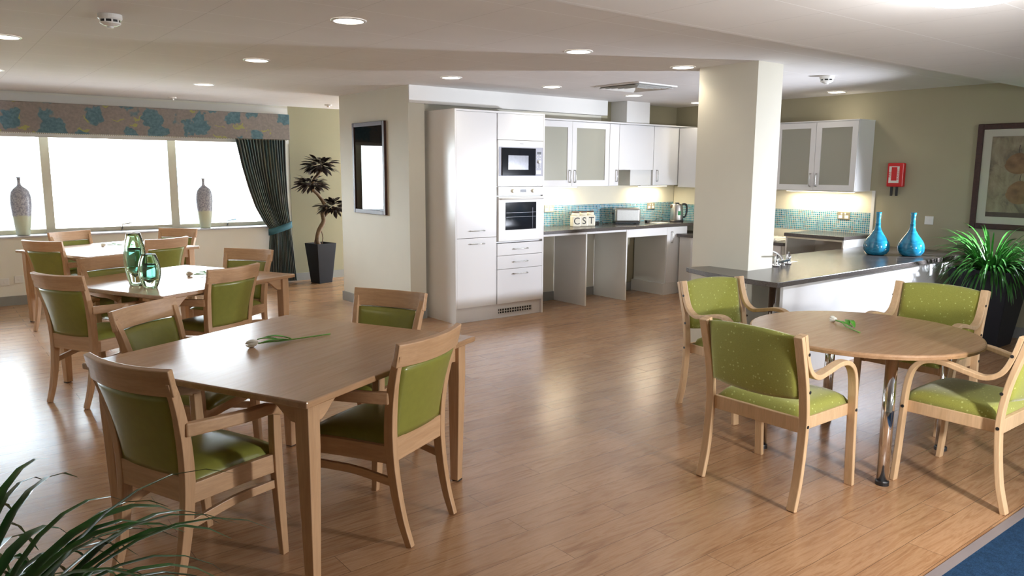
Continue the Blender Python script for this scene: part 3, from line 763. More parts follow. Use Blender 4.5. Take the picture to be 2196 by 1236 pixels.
# oven
ov = empty('oven', (4.76, 6.37, .815)); tag(ov, 'white built in oven with dark glass door', 'oven')
obj('body', bx(.002, .605, .02, .5, .004, .572), 'cabinet_panel', ov)
cp = obj('control_panel', bx(.002, .605, -.012, .02, .482, .572), 'white_plastic', ov, .003)
for x in (.195, .465):
    bm = new(); bmesh.ops.create_cone(bm, cap_ends=True, segments=24, radius1=.022, radius2=.019, depth=.025, matrix=Matrix.Translation((x, -.024, .527)) @ Matrix.Rotation(pi/2, 4, 'X')); obj('knob', bm, 'cream_ceramic', cp)
obj('display', bx(.29, .37, -.0135, -.012, .513, .543), 'black_plastic', cp)
dr = obj('door', bx(.002, .605, -.018, .02, .006, .470), 'white_plastic', ov, .004)
obj('door_window', bx(.09, .505, -.020, -.018, .122, .41), 'oven_glass', dr)
bm = new(); box(bm, .10, .50, -.0206, -.0198, .30, .303); box(bm, .10, .50, -.0206, -.0198, .255, .258); box(bm, .455, .458, -.0206, -.0198, .13, .35); obj('rack_line', bm, 'screen_grey', dr)
bm = new(); tube(bm, [(.03, -.018, .445), (.03, -.048, .447), (.577, -.048, .447), (.577, -.018, .445)], .009, 8); obj('handle', bm, 'white_plastic', dr, smooth=True)

# worktop back run, supports
o = obj('kitchen_worktop', bx(5.392, 8.198, 6.37, 6.948, .862, .90), 'worktop', None, .003); tag(o, 'long dark worktop along the kitchen back wall', 'worktop')
ob = empty('open_base_unit', (6.035, 6.38, 0)); tag(ob, 'open kitchen base with two white divider panels and leg room below the worktop', 'cabinet')
for x in (0, .665): obj('divider_panel', bx(x, x+.02, 0, .55, 0, .862), 'cabinet_panel', ob, .002)
for x0, x1 in ((-.643, 0), (.02, .665)): obj('rail', bx(x0, x1, .005, .025, .838, .862), 'cabinet_white', ob)
obj('drawer_front', bx(.685, 1.393, -.002, .02, .764, .860), 'cabinet_white', ob, .002)
bc = empty('base_cabinet', (7.43, 6.38, 0)); tag(bc, 'white base cabinet with upright handle near the kitchen corner', 'cabinet')
obj('body', bx(0, .39, .02, .55, .145, .86), 'cabinet_panel', bc)
d = obj('door', bx(.002, .385, 0, .02, .147, .858), 'cabinet_white', bc, .002); handle(d, (.082, 0, .80), (.082, 0, .665))
obj('plinth', bx(-.04, .39, .0, .55, 0, .145), 'cabinet_panel', bc)
# right hand run along the right wall (lower level)
rc = empty('corner_base_unit', (7.62, 4.86, 0)); tag(rc, 'low white base unit along the right wall behind the column', 'cabinet')
obj('body', bx(.02, .57, 0, 1.49, .12, .735), 'cabinet_panel', rc)
d = obj('door', bx(0, .02, .75, 1.30, .13, .733), 'cabinet_white', rc, .002); handle(d, (0, 1.22, .64), (0, 1.22, .52), (-.028, 0, 0))
obj('door', bx(0, .02, .03, .74, .13, .733), 'cabinet_white', rc, .002)
obj('plinth', bx(.04, .57, 0, 1.49, 0, .12), 'cabinet_panel', rc)
tag(obj('low_worktop', bx(7.60, 8.198, 4.845, 6.366, .735, .773), 'worktop', None, .003), 'short lower dark worktop along the right wall behind the column', 'worktop')
bm = bx(7.70, 8.12, 5.0, 5.5, .7735, .785)
for i in range(9): box(bm, 7.72, 8.10, 5.03+i*.052, 5.05+i*.052, .785, .800)
tag(obj('draining_tray', bm, 'white_plastic', None, .002), 'white ridged draining tray on the low worktop just right of column', 'tray')
# raised unit on the right
ru = empty('raised_shelf_unit', (7.6, 4.135, 0)); tag(ru, 'raised open unit with dark top against the mosaic wall', 'cabinet')
obj('top', bx(-.02, .598, 0, .70, .853, .89), 'worktop', ru, .003)
obj('side_panel', bx(.0, .597, .01, .03, 0, .853), 'cabinet_panel', ru, .002)
obj('side_panel', bx(.0, .597, .67, .69, 0, .853), 'cabinet_panel', ru, .002)
obj('back_panel', bx(.577, .597, .03, .67, 0, .853), 'cabinet_panel', ru)
obj('front_rail', bx(-.002, .018, .03, .67, .833, .853), 'cream_ceramic', ru)
# splashbacks
o = obj('mosaic_band', bx(5.39, 8.19, 6.942, 6.95, .90, 1.143), 'mosaic_x'); tag(o, 'blue mosaic tile band along the kitchen back wall', 'tiles', kind='structure')
o = obj('mosaic_band', bx(8.192, 8.2, 4.19, 6.942, .885, 1.118), 'mosaic_y'); tag(o, 'blue mosaic tile band along the right hand wall', 'tiles', kind='structure')
o = obj('splashback_tiles', bx(5.39, 8.19, 6.944, 6.95, 1.143, 1.40), 'cream_ceramic'); tag(o, 'cream glazed wall tiles above the back mosaic band', 'tiles', kind='structure')
bm = bx(8.194, 8.2, 4.19, 6.942, 1.118, 1.36); box(bm, 8.194, 8.2, 4.19, 6.942, .77, .885)
o = obj('splashback_tiles', bm, 'cream_ceramic'); tag(o, 'cream glazed wall tiles above and below the right mosaic band', 'tiles', kind='structure')
o = obj('upstand_seal', bx(8.19, 8.2, 4.155, 4.188, .885, 1.36), 'white_plastic'); tag(o, 'white edge strip at the end of the right tile area', 'trim', kind='structure')

# wall cabinets back run
def glass_door(parent, x0, x1, z0, z1, fw, hx=None, axis='x', name='door'):
    bm = new()
    def q(a0, a1, b0, b1, d0=0, d1=.02):
        if axis == 'x': box(bm, a0, a1, d0, d1, b0, b1)
        else: box(bm, d0, d1, a0, a1, b0, b1)
    q(x0, x0+fw, z0, z1); q(x1-fw, x1, z0, z1); q(x0+fw, x1-fw, z0, z0+fw); q(x0+fw, x1-fw, z1-fw, z1)
    d = obj(name, bm, 'cabinet_white', parent)
    g = bx(x0+fw, x1-fw, .008, .012, z0+fw, z1-fw) if axis == 'x' else bx(.008, .012, x0+fw, x1-fw, z0+fw, z1-fw)
    obj('glass_pane', g, 'frosted_glass', d)
    if hx is not None:
        if axis == 'x': handle(d, (hx, 0, z0+.18), (hx, 0, z0+.045))
        else: handle(d, (0, hx, z0+.18), (0, hx, z0+.045), (-.028, 0, 0))
    return d
def carcass(bm, x0, x1, y0, y1, z0, z1, t=.018, axis='x', shelves=()):
    box(bm, x0, x0+t, y0, y1, z0, z1) if axis == 'x' else box(bm, x0, x1, y0, y0+t, z0, z1)
    box(bm, x1-t, x1, y0, y1, z0, z1) if axis == 'x' else box(bm, x0, x1, y1-t, y1, z0, z1)
    a = (x0+t, x1-t, y0, y1) if axis == 'x' else (x0, x1, y0+t, y1-t)
    box(bm, *a, z0, z0+t); box(bm, *a, z1-t, z1)
    if axis == 'x': box(bm, x0+t, x1-t, y1-.01, y1, z0+t, z1-t)
    else: box(bm, x1-.01, x1, y0+t, y1-t, z0+t, z1-t)
ZB, ZT = 1.375, 2.115
gc = empty('wall_cabinet', (5.392, 6.62, ZB)); tag(gc, 'white wall cabinet with two frosted glass doors beside the tall cabinet', 'cabinet')
bm = new(); carcass(bm, 0, 1.225, .022, .33, 0, ZT-ZB); obj('body', bm, 'cabinet_panel', gc, .001)
bm = new(); box(bm, .02, 1.205, .06, .31, .24, .252); box(bm, .02, 1.205, .06, .31, .49, .502); obj('shelf', bm, 'cabinet_panel', gc)
glass_door(gc, .13, .622, .004, ZT-ZB-.004, .068, .585); glass_door(gc, .626, 1.222, .004, ZT-ZB-.004, .068, .664)
obj('filler_panel', bx(0, .127, 0, .02, .004, ZT-ZB-.004), 'cabinet_white', gc, .001)
for i in range(3):
    bm = new(); lathe(bm, [(.0, 0), (.034, 0), (.042, .004), (.046, .115), (.043, .115), (.040, .008), (.0, .008)], 24, cap=False); o = obj('tumbler', bm, 'white_plastic', None, smooth=True, loc=(6.16+i*.10, 6.74, ZB+.0185))
    tag(o, ['leftmost', 'middle', 'rightmost'][i]+' of three white tumblers behind the frosted cabinet door', 'cup', 'white tumblers in the wall cabinet')
nc = empty('wall_cabinet', (6.62, 6.62, ZB)); tag(nc, 'narrow white wall cabinet between glass doors and extractor', 'cabinet')
obj('body', bx(0, .16, .022, .33, 0, ZT-ZB), 'cabinet_panel', nc, .001); d = obj('door', bx(.002, .159, 0, .02, .004, ZT-ZB-.004), 'cabinet_white', nc, .002); handle(d, (.118, 0, .19), (.118, 0, .055))
hc = empty('extractor_cabinet', (6.783, 6.62, 1.375)); tag(hc, 'white cabinet with raised door hiding the extractor hood', 'cabinet')
obj('body', bx(0, .615, .022, .33, .20, ZT-ZB), 'cabinet_panel', hc, .001); obj('door', bx(.002, .613, 0, .02, .194, ZT-ZB-.004), 'cabinet_white', hc, .002)
obj('extractor_body', bx(.235, .615, .03, .33, 0, .20), 'cabinet_panel', hc, .003)
cc = empty('wall_cabinet', (7.402, 6.62, ZB)); tag(cc, 'white solid door wall cabinet at the kitchen corner', 'cabinet')
obj('body', bx(0, .796, .022, .33, 0, ZT-ZB), 'cabinet_panel', cc, .001); d = obj('door', bx(.002, .50, 0, .02, .004, ZT-ZB-.004), 'cabinet_white', cc, .002); handle(d, (.065, 0, .19), (.065, 0, .055))
obj('corner_panel', bx(.502, .796, .002, .02, .004, ZT-ZB-.004), 'cabinet_white', cc, .001)
tag(obj('cabinet_top_trim', bx(5.392, 8.198, 6.60, 6.948, ZT, ZT+.018), 'cabinet_white', None, .002), 'white top trim running over the back wall cabinets', 'trim')
# glasses on display end
# right wall cabinet
rw = empty('wall_cabinet', (7.86, 4.215, 1.352)); tag(rw, 'white wall cabinet with two frosted doors right of the column', 'cabinet')
bm = new(); carcass(bm, .022, .338, 0, .965, 0, .745, axis='y'); obj('body', bm, 'cabinet_white', rw, .001)
bm = new(); box(bm, .06, .32, .02, .945, .24, .25); box(bm, .06, .32, .02, .945, .50, .51); obj('shelf', bm, 'cabinet_panel', rw)
glass_door(rw, .002, .474, .004, .74, .062, .438, 'y'); glass_door(rw, .478, .963, .004, .74, .062, .512, 'y')
obj('top_trim', bx(0, .338, -.004, .965, .745, .757), 'cabinet_white', rw)
tag(obj('wall_cabinet', bx(7.86, 8.198, 5.185, 6.60, 1.352, 2.10), 'cabinet_white', None, .002), 'plain white cabinet run on the right wall hidden mostly by the column', 'cabinet')
# under cabinet lights
def strip(loc, sx, sy, label, pw):
    o = empty('strip_light', loc); tag(o, label, 'light', 'strip lights under the wall cabinets')
    obj('housing', bx(-sx/2-.01, sx/2+.01, -sy/2-.01, sy/2+.01, -.012, -.001), 'white_plastic', o); obj('diffuser', bx(-sx/2, sx/2, -sy/2, sy/2, -.016, -.012), 'strip_glow', o)
    light('strip_lamp', 'AREA', (0, 0, -.022), pw, (1, .84, .58), None, (sx, sy), o)
strip((5.93, 6.80, ZB), .62, .04, 'glowing strip light under the glass door cabinet by the oven', 5)
strip((7.60, 6.80, ZB), .5, .04, 'glowing strip light under the corner wall cabinet', 5)
strip((8.05, 4.72, 1.352), .04, .8, 'glowing strip light under the wall cabinet right of the column', 7)

# sockets and switches
def socket(x, y, z, face, label, double=True, mat='brass_dull', name='wall_socket'):
    o = empty(name, (x, y, z), face); tag(o, label, 'socket' if double else 'switch')
    w_ = .073 if double else .043
    obj('plate', bx(-w_, w_, -.008, 0, -.043, .043), mat, o, .003)
    if double:
        for s in (-1, 1):
            bm = bx(s*.036-.022, s*.036+.022, -.0095, -.008, -.03, .004); obj('outlet', bm, 'white_plastic', o)
            obj('rocker', bx(s*.022-.008, s*.022+.008, -.013, -.008, .012, .032), 'white_plastic', o, .001)
    else:
        obj('rocker', bx(-.01, .01, -.012, -.008, -.014, .014), 'white_plastic', o, .001)
socket(5.95, 6.942, 1.11, 0, 'steel double socket on the mosaic beside the tall cabinet')
socket(7.735, 6.942, 1.095, 0, 'steel double socket on the mosaic above the toaster and kettle')
socket(8.192, 4.49, 1.075, -pi/2, 'steel double socket on the mosaic right of the column')
socket(8.2, 3.575, 1.072, -pi/2, 'square white switch plate on the wall behind the blue bottle vases', False, 'white_plastic', 'wall_switch')
socket(.72, YW-.0, .27, 0, 'low white socket under the window at the far left', False, 'white_plastic'); socket(.86, YW-.0, .29, 0, 'low white socket under the window beside the table leg', False, 'white_plastic')

# counter things
for i, ch in enumerate('CST'):
    o = empty('storage_jar', (6.16+i*.118, 6.70-.0*i, .90), R(-25)); tag(o, ['leftmost cream storage jar with letter C by the mosaic', 'middle cream storage jar with letter S', 'rightmost cream storage jar with letter T'][i], 'jar', 'cream lettered storage jars')
    bm = new(); box(bm, -.052, .052, -.055, .055, 0, .13); jb = obj('jar_body', bm, 'cream_ceramic', o, .012, seg=3)
    bm = new(); lathe(bm, [(.050, .125), (.050, .150), (.042, .158), (.042, .168)], 24); obj('jar_neck', bm, 'cream_ceramic', o, smooth=True)
    bm = new(); lathe(bm, [(.046, .168), (.048, .172), (.046, .180), (.0, .182)], 24); obj('lid', bm, 'lid_brown', o)
    text_mesh('letter', ch, .115, 'print_dark', o, Matrix.Translation((0, -.0562, .065)) @ Matrix.Rotation(pi/2, 4, 'X'))
t = empty('toaster', (7.02, 6.70, .90), R(-32)); tag(t, 'brushed steel toaster with rounded ends on the worktop', 'toaster')
bm = new(); box(bm, -.165, .165, -.085, .085, .02, .20); obj('body', bm, 'steel', t, .03, seg=5)
bm = bx(-.16, .16, -.082, .082, .008, .028); obj('base', bm, 'black_plastic', t, .006)
bm = new(); box(bm, -.13, .13, -.045, -.015, .199, .202); box(bm, -.13, .13, .015, .045, .199, .202); obj('slot', bm, 'black_plastic', t)
bm = bx(-.18, -.165, -.02, .02, .12, .14); obj('lever', bm, 'black_plastic', t, .003)
for sx in (-1, 1):
    for sy in (-1, 1): obj('foot', bx(sx*.13-.015, sx*.13+.015, sy*.06-.012, sy*.06+.012, 0, .01), 'black_plastic', t)
k = empty('kettle', (7.86, 6.60, .90), R(-25)); tag(k, 'steel jug kettle with black handle beside the column', 'kettle')
bm = new(); lathe(bm, [(.083, .02), (.085, .03), (.080, .12), (.072, .215), (.066, .232), (.0, .238)], 32); obj('body', bm, 'steel', k, smooth=True)
bm = new(); lathe(bm, [(.09, 0), (.092, .012), (.083, .022)], 32); obj('base', bm, 'black_plastic', k)
bm = new(); tube(bm, [(.066, 0, .222), (.10, 0, .232), (.135, 0, .215), (.142, 0, .15), (.125, 0, .075), (.086, 0, .055)], .012, 10, 4); obj('handle', bm, 'black_plastic', k, smooth=True)
bm = new(); prism(bm, [(-.062, -.022), (-.098, 0), (-.062, .022)], .18, .225); obj('spout', bm, 'chrome', k, .003)
bm = new(); lathe(bm, [(.03, .235), (.028, .25), (0, .252)], 16); obj('lid', bm, 'black_plastic', k)
obj('sticker', bx(-.02, .018, -.0835, -.081, .09, .145), 'green_sticker', k)
bm = new(); tube(bm, [(7.76, 6.66, .906), (7.70, 6.72, .908), (7.66, 6.66, .93), (7.60, 6.62, .96), (7.55, 6.66, .95), (7.58, 6.72, .92), (7.52, 6.70, .906), (7.44, 6.66, .907), (7.40, 6.68, .92)], .0035, 6, 5); tag(obj('power_cord', bm, 'black_plastic', None, smooth=True), 'black looped kettle cord lying on the worktop', 'cord')
tag(obj('plug', bx(7.36, 7.41, 6.65, 6.70, .9005, .935), 'black_plastic', None, .006), 'black plug lying on the worktop left of the kettle', 'plug')
bm = bx(6.585, 6.63, 6.78, 6.82, .9005, .94); box(bm, 6.60, 6.615, 6.76, 6.78, .915, .93); tag(obj('plug', bm, 'black_plastic', None, .005), 'black plug on the worktop between the jars and toaster', 'plug')
bm = new(); tube(bm, [(6.625, 6.80, .92), (6.67, 6.78, .935), (6.72, 6.80, .907), (6.78, 6.84, .905), (6.85, 6.84, .905)], .0035, 6, 5); tag(obj('power_cord', bm, 'black_plastic', None, smooth=True), 'thin dark toaster cord running behind the toaster', 'cord')
bm = bx(7.12, 7.42, 6.50, 6.62, .9005, .9015); tag(obj('paper_sheet', bx(7.38, 7.62, 6.50, 6.66, .9005, .9018), 'label_white'), 'white paper sheet on the worktop in front of the plug', 'paper')

# ================================================================== PICTURES, WALL THINGS
pf = empty('framed_picture', (4.0, 7.70, 1.07)); tag(pf, 'dark framed print with pale mount on the pillar wall', 'picture')
hw, Hh = .375, 1.0
bm = new(); box(bm, -.028, 0, -hw, -hw+.045, 0, Hh); box(bm, -.028, 0, hw-.045, hw, 0, Hh); box(bm, -.028, 0, -hw+.045, hw-.045, 0, .045); box(bm, -.028, 0, -hw+.045, hw-.045, Hh-.045, Hh); obj('frame', bm, 'dark_frame', pf, .004)
obj('mount', bx(-.012, -.006, -hw+.045, hw-.045, .045, Hh-.045), 'mount_cream', pf)
obj('print', bx(-.014, -.012, -hw+.12, hw-.12, .12, Hh-.12), 'pale_print', pf)
bm = new(); lathe(bm, [(.0, 0), (.10, 0), (.115, .1), (.10, .2), (.04, .27), (.03, .33), (0, .34)], 24); 
for v_ in bm.verts: v_.co = V((-.0145+v_.co.y*.004, v_.co.x*.75-.0, v_.co.z*.75+.15))
obj('painted_bottle', bm, 'ochre', pf)
obj('glass', bx(-.018, -.016, -hw+.045, hw-.045, .045, Hh-.045), 'picture_glass', pf)

pr = empty('framed_picture', (8.2, 2.78, 1.02)); tag(pr, 'large brown framed pear print on the right wall', 'picture')
hw, Hh = .405, 1.0
bm = new(); box(bm, -.03, 0, -hw, -hw+.052, 0, Hh); box(bm, -.03, 0, hw-.052, hw, 0, Hh); box(bm, -.03, 0, -hw+.052, hw-.052, 0, .052); box(bm, -.03, 0, -hw+.052, hw-.052, Hh-.052, Hh); obj('frame', bm, 'dark_frame', pr, .006)
obj('mount', bx(-.012, -.006, -hw+.052, hw-.052, .052, Hh-.052), 'mount_cream', pr)
obj('print', bx(-.014, -.012, -hw+.13, hw-.13, .12, Hh-.12), 'old_paper', pr)
def pear(y, z, s, flat=.85):
    pts = []
    for k_ in range(40):
        a = 2*pi*k_/40; rr = .10*(1-.22*sin(a)**3*(sin(a) > 0)); pts.append((y+s*rr*cos(a)*(1.05 if sin(a) < 0 else .95), z+s*.10*flat*sin(a)))
    bm = new(); prism(bm, pts, -.0152, -.014, 'x'); p_ = obj('painted_pear', bm, 'pear_brown', pr)
    bm = new(); sweep(bm, [(-.0146, y, z+.08*s), (-.0146, y+.008, z+.11*s), (-.0146, y+.002, z+.15*s)], .006, .001, V((0, 1, 0))); obj('pear_stalk', bm, 'pear_shade', p_)
pear(.03, .625, 1.15); pear(.0, .355, 1.15, .95); pear(-.17, .60, 1.0)
obj('painted_shadow', bx(-.0148, -.014, -hw+.131, hw-.131, .121, .165), 'pear_shade', pr)
obj('glass', bx(-.018, -.016, -hw+.052, hw-.052, .052, Hh-.052), 'matt_picture_glass', pr)

fb = empty('fire_blanket', (8.2, 3.935, 1.407)); tag(fb, 'red fire blanket case with two black pull tabs on the right wall', 'fire blanket')
obj('case', bx(-.06, 0, -.085, .085, 0, .248), 'red_plastic', fb, .012, seg=3)
lb = obj('label_panel', bx(-.0615, -.06, -.045, .062, .04, .212), 'label_white', fb)
obj('red_field', bx(-.0622, -.0615, -.022, .036, .065, .205), 'red_plastic', lb)
Mx = Matrix(((0, 0, -1, -.0618), (-1, 0, 0, 0), (0, 1, 0, 0), (0, 0, 0, 1)))
for txt, yy, sz, mt in (('FIRE', .049, .032, 'red_plastic'), ('BLANKET', -.034, .026, 'red_plastic')):
    M = Matrix.Translation((0, yy, .127)) @ Mx @ Matrix.Rotation(pi/2, 4, 'Z'); text_mesh('lettering', txt, sz, mt, lb, M, .0004)
for yy in (.035, -.02):
    obj('pull_tab', bx(-.04, -.03, yy-.013, yy+.013, -.095, .004), 'black_plastic', fb, .003)

# ================================================================== CEILING THINGS
def ring_mesh(r0, r1, h, zt=0):
    bm = new(); lathe(bm, [(r0, zt-.001), (r0, zt-h), (r1, zt-h*.6), (r1, zt-.001)], 36, cap=False); return bm
def downlight(x, y, label, pw=9, z=CZ):
    o = empty('downlight', (x, y, z)); tag(o, label, 'ceiling light', 'round recessed ceiling downlights')
    obj('rim', ring_mesh(.085, .102, .007), 'white_plastic', o, smooth=True)
    bm = new(); lathe(bm, [(0, -.0035), (.086, -.0035), (.086, -.001), (0, -.001)], 36, cap=False); obj('lens', bm, 'lamp_glow', o)
    light('downlight_lamp', 'SPOT', (0, 0, -.02), pw, (1, .88, .68), (0, 0, -1), .06, o, spot_size=R(140), spot_blend=.9)
    return o
for x, y, lab in ((2.05, 4.17, 'downlight nearest above the nearest dining table'), (2.21, 6.11, 'downlight above the middle dining table'), (2.415, 8.19, 'downlight nearest the window'),
                  (3.835, 4.17, 'downlight over the open floor before the tall cabinet'), (4.0, 6.07, 'downlight just in front of the pillar corner'), (5.215, 6.066, 'downlight in front of the tall cabinet and oven'),
                  (6.52, 6.167, 'downlight over the kitchen beside the ceiling vent'), (5.06, 4.24, 'downlight touching the top of the column'), (7.78, 6.26, 'downlight in the kitchen corner partly behind the column'), (7.85, 4.48, 'downlight above the wall cabinet right of column'),
                  (.235, 4.1, 'downlight cut by the left picture edge'), (.55, 6.1, 'downlight cut by the left edge nearer the window'), (.62, 8.2, 'downlight at the far left near the pelmet')):
    downlight(x, y, lab)
o = empty('round_ceiling_light', (3.43, 1.40, 2.30)); tag(o, 'large glowing round ceiling light cut by the top edge', 'ceiling light')
bm = new(); lathe(bm, [(.215, -.001), (.22, -.02), (.205, -.03)], 48, cap=False); obj('rim', bm, 'white_plastic', o, smooth=True)
bm = new(); lathe(bm, [(.205, -.03), (.16, -.055), (.08, -.068), (0, -.07)], 48, cap=False); obj('diffuser', bm, 'big_lamp_glow', o, smooth=True)
light('round_lamp', 'POINT', (0, 0, -.12), 16, (.97, .98, 1), None, .1, o)
def detector(x, y, label):
    o = empty('smoke_detector', (x, y, CZ)); tag(o, label, 'smoke detector', 'white ceiling smoke detectors')
    bm = new(); lathe(bm, [(.062, -.001), (.062, -.022), (.056, -.030)], 36); obj('base', bm, 'white_plastic', o, smooth=False)
    bm = new(); lathe(bm, [(.050, -.030), (.050, -.044)], 30); obj('vent_ring', bm, 'black_plastic', o)
    bm = new()
    for k_ in range(8): box(bm, .046*cos(k_*pi/4)-.004, .046*cos(k_*pi/4)+.004, .046*sin(k_*pi/4)-.008, .046*sin(k_*pi/4)+.008, -.046, -.028)
    lathe(bm, [(.054, -.043), (.052, -.050), (.03, -.062), (.018, -.064), (.016, -.072), (0, -.076)], 30); obj('sensor_cap', bm, 'white_plastic', o)
detector(.945, 4.86, 'white smoke detector on the ceiling above the nearest table, upper left'); detector(6.48, 3.80, 'white smoke detector on the ceiling right of the column')
for x, y, lab in ((2.54, 9.9, 'tiny white sprinkler rose on the ceiling before the pelmet'), (4.42, 9.65, 'small white sprinkler rose on the ceiling above the small tree')):
    bm = new(); lathe(bm, [(.05, -.001), (.045, -.012), (.02, -.018), (.018, -.035), (0, -.037)], 24); o = obj('sprinkler', bm, 'white_plastic', None, loc=(x, y, CZ)); tag(o, lab, 'sprinkler')
o = empty('ceiling_vent', (5.82, 5.47, CZ), R(2)); tag(o, 'square white ceiling air vent with angled blades', 'vent')
bm = new(); box(bm, -.29, .29, -.29, -.26, -.012, -.001); box(bm, -.29, .29, .26, .29, -.012, -.001); box(bm, -.29, -.26, -.26, .26, -.012, -.001); box(bm, .26, .29, -.26, .26, -.012, -.001); obj('frame', bm, 'white_plastic', o)
for q in range(4):
    bm = new()
    for i in range(5):
        rr = .05+i*.045; a0 = (rr, -rr); a1 = (rr, rr)
        vs = [(rr, -rr, -.006), (rr, rr, -.006), (rr+.034, rr+.034, -.028), (rr+.034, -rr-.034, -.028)]
        M = Matrix.Rotation(q*pi/2, 3, 'Z'); f = [bm.verts.new(M @ V(v_)) for v_ in vs]; bm.faces.new(f)
    bl = obj('blade', bm, 'cabinet_panel', o); so = bl.modifiers.new('t', 'SOLIDIFY'); so.thickness = .0015
obj('dark_plenum', bx(-.26, .26, -.26, .26, -.004, -.001), 'skirting_grey', o)

# ================================================================== VASES ON THE SILL, PLANTS
def sill_vase(x, y, s, label):
    prof = [(0, 0), (.060, 0), (.066, .01), (.082, .12), (.098, .25), (.108, .36), (.106, .43), (.092, .49), (.066, .525), (.034, .545), (.020, .56), (.016, .59), (.018, .63), (.026, .645), (.020, .646), (.011, .61)]
    bm = new(); lathe(bm, [(a*s, b_*s) for a, b_ in prof], 36); o = obj('tall_vase', bm, 'sill_vase_glaze', None, smooth=True, loc=(x, y, .7855)); tag(o, label, 'vase', 'speckled pottery vases on the window sill')
sill_vase(.955, 10.42, 1.03, 'tall speckled grey vase on the sill left of the left mullion'); sill_vase(2.99, 10.42, 1.0, 'tall speckled grey vase on the sill right of the right mullion')

def planter(parent, h, rt, rb, mat='planter_black'):
    bm = new(); t = .02
    L = [(rb, 0), (rt, h), (rt-t, h), (rt-t-.01, h-.08)]
    rings = [[bm.verts.new((sx*a, sy*a, z)) for sx, sy in ((-1, -1), (1, -1), (1, 1), (-1, 1))] for a, z in L]
    bm.faces.new(rings[0][::-1]); bm.faces.new(rings[-1])
    for a, b_ in zip(rings, rings[1:]):
        for i in range(4): bm.faces.new((a[i], a[(i+1) % 4], b_[(i+1) % 4], b_[i]))
    obj('planter', bm, mat, parent, .006)
    obj('soil', bx(-rt+t+.01, rt-t-.01, -rt+t+.01, rt-t-.01, h-.081, h-.03), 'soil', parent)
def grass(parent, h, n, spread, up, wd, seed, core=.07, droop=1.0, tilt=0, keep=None):
    rnd = random.Random(seed); bm = new()
    for k_ in range(n):
        a = rnd.uniform(0, 2*pi); e = rnd.random(); L = spread*rnd.uniform(.75, 1.15); rise = up*(.35+.75*e); r0 = rnd.uniform(0, core)
        el = R(rnd.uniform(32, 76)) if e > .35 else R(rnd.uniform(10, 40)); el -= tilt
        p = V((r0*cos(a), r0*sin(a), h-.05)); d = V((cos(a)*cos(el), sin(a)*cos(el), sin(el))); tot = L*rnd.uniform(1.0, 1.35); ns = 9; st = tot/ns
        sd = V((-sin(a), cos(a), 0)); w0 = wd*rnd.uniform(.7, 1.15); rows = []; tw = rnd.uniform(-.5, .5)
        for i in range(ns+1):
            t = i/ns; ww = w0*(.55+.45*sin(pi*min(t*1.3, 1)*.5+.2))*(1-t**3.2)+.0006
            s2 = (sd*cos(tw*t)+d.cross(sd)*sin(tw*t))
            nrm = d.cross(s2).normalized()
            rows.append([bm.verts.new(p+s2*ww+nrm*ww*.35), bm.verts.new(p), bm.verts.new(p-s2*ww+nrm*ww*.35)])
            p = p+d*st; d = (d+V((0, 0, -1))*droop*(.17+.22*t)*rnd.uniform(.9, 1.1)*(.5/ max(.3, tot))).normalized()
        if keep and not all(keep(v_.co) for r_ in rows for v_ in r_):
            for r_ in rows:
                for v_ in r_: bm.verts.remove(v_)
            continue
        for a_, b_ in zip(rows, rows[1:]):
            for j in range(2): bm.faces.new((a_[j], a_[j+1], b_[j+1], b_[j]))
    f = obj('foliage', bm, 'leaf_green', parent, smooth=True); return f
p = empty('potted_grass_plant', (7.68, 2.78, 0)); tag(p, 'spiky green plant in tall black planter right of the peninsula', 'plant')
planter(p, .70, .26, .17); grass(p, .70, 420, .46, .5, .0095, 3, .12, keep=lambda c: c.x < .49 and not (c.y > .33 and c.z < .80) and not (c.x > .46 and c.z > 1.0))
p = empty('potted_grass_plant', (-.04, 1.52, 0)); tag(p, 'dark green arching plant cut off at the lower left corner', 'plant')
planter(p, .68, .20, .15); grass(p, .68, 430, .43, .5, .0105, 11, .10, 1.12, .10)
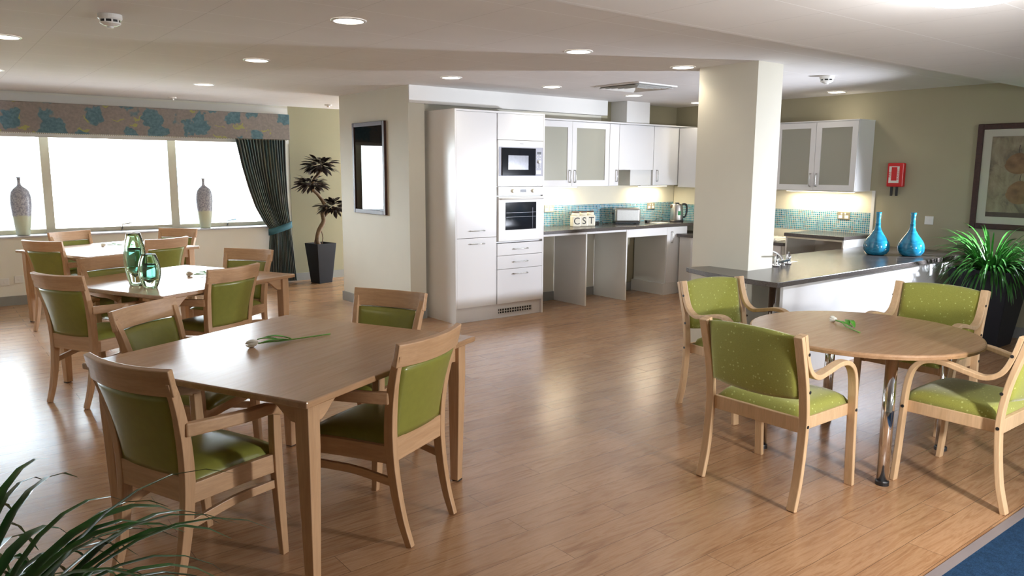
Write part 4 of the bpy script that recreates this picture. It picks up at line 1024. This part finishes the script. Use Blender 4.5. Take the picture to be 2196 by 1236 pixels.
# small tree
t = empty('potted_tree', (4.37, 9.93, 0), R(10)); tag(t, 'small dark leaved tree with twisted trunk in black planter', 'plant')
planter(t, .55, .155, .105)
bm = new(); tube(bm, [(-.02, 0, .50), (-.05, 0, .60), (-.01, .01, .72), (.06, 0, .84), (.05, 0, .95), (.10, 0, 1.02), (.06, 0, 1.12), (-.02, 0, 1.22), (-.10, 0, 1.30), (-.07, 0, 1.42), (.02, 0, 1.50), (.05, 0, 1.56)], [.032, .03, .032, .028, .03, .026, .024, .024, .022, .02, .018, .014], 10, 4)
tube(bm, [(.05, 0, .88), (.10, 0, .93), (.17, 0, 1.0)], .015, 8, 3); tube(bm, [(.03, .02, .50), (.05, .01, .62), (.02, 0, .72)], .007, 6, 3); tube(bm, [(-.09, .02, .50), (-.07, .01, .62), (-.02, 0, .70)], .007, 6, 3); tube(bm, [(-.10, 0, 1.30), (-.16, 0, 1.33)], .012, 6)
obj('trunk', bm, 'bark', t, smooth=True)
rnd = random.Random(5)
for cx, cy, cz, rx, rz, n in ((.04, 0, 1.61, .24, .14, 170), (-.12, 0, 1.36, .22, .12, 140), (.22, 0, 1.04, .21, .13, 140)):
    bm = new()
    for k_ in range(n):
        a = rnd.uniform(0, 2*pi); el = rnd.uniform(-.9, 1.3); rr = rnd.uniform(.25, 1)
        p0 = V((cx+rx*.75*rr*cos(a)*cos(el), cy+rx*.75*rr*sin(a)*cos(el), cz+rz*.7*rr*sin(el)))
        d = V((cos(a)*cos(el*.6), sin(a)*cos(el*.6), sin(el*.6)-.15)).normalized(); sd = d.cross(V((rnd.uniform(-.4, .4), rnd.uniform(-.4, .4), 1))).normalized(); L = rnd.uniform(.09, .15); W_ = L*.19; rows = []
        for i in range(6):
            t_ = i/5; ww = W_*sin(pi*min(1, t_*.92+.06)); q = p0+d*L*t_+V((0, 0, -.02*t_*t_))
            rows.append([bm.verts.new(q+sd*ww), bm.verts.new(q-d.cross(sd)*ww*.25), bm.verts.new(q-sd*ww)])
        for a_, b_ in zip(rows, rows[1:]):
            for j in range(2): bm.faces.new((a_[j], a_[j+1], b_[j+1], b_[j]))
    obj('foliage', bm, 'tree_leaf', t, smooth=True)
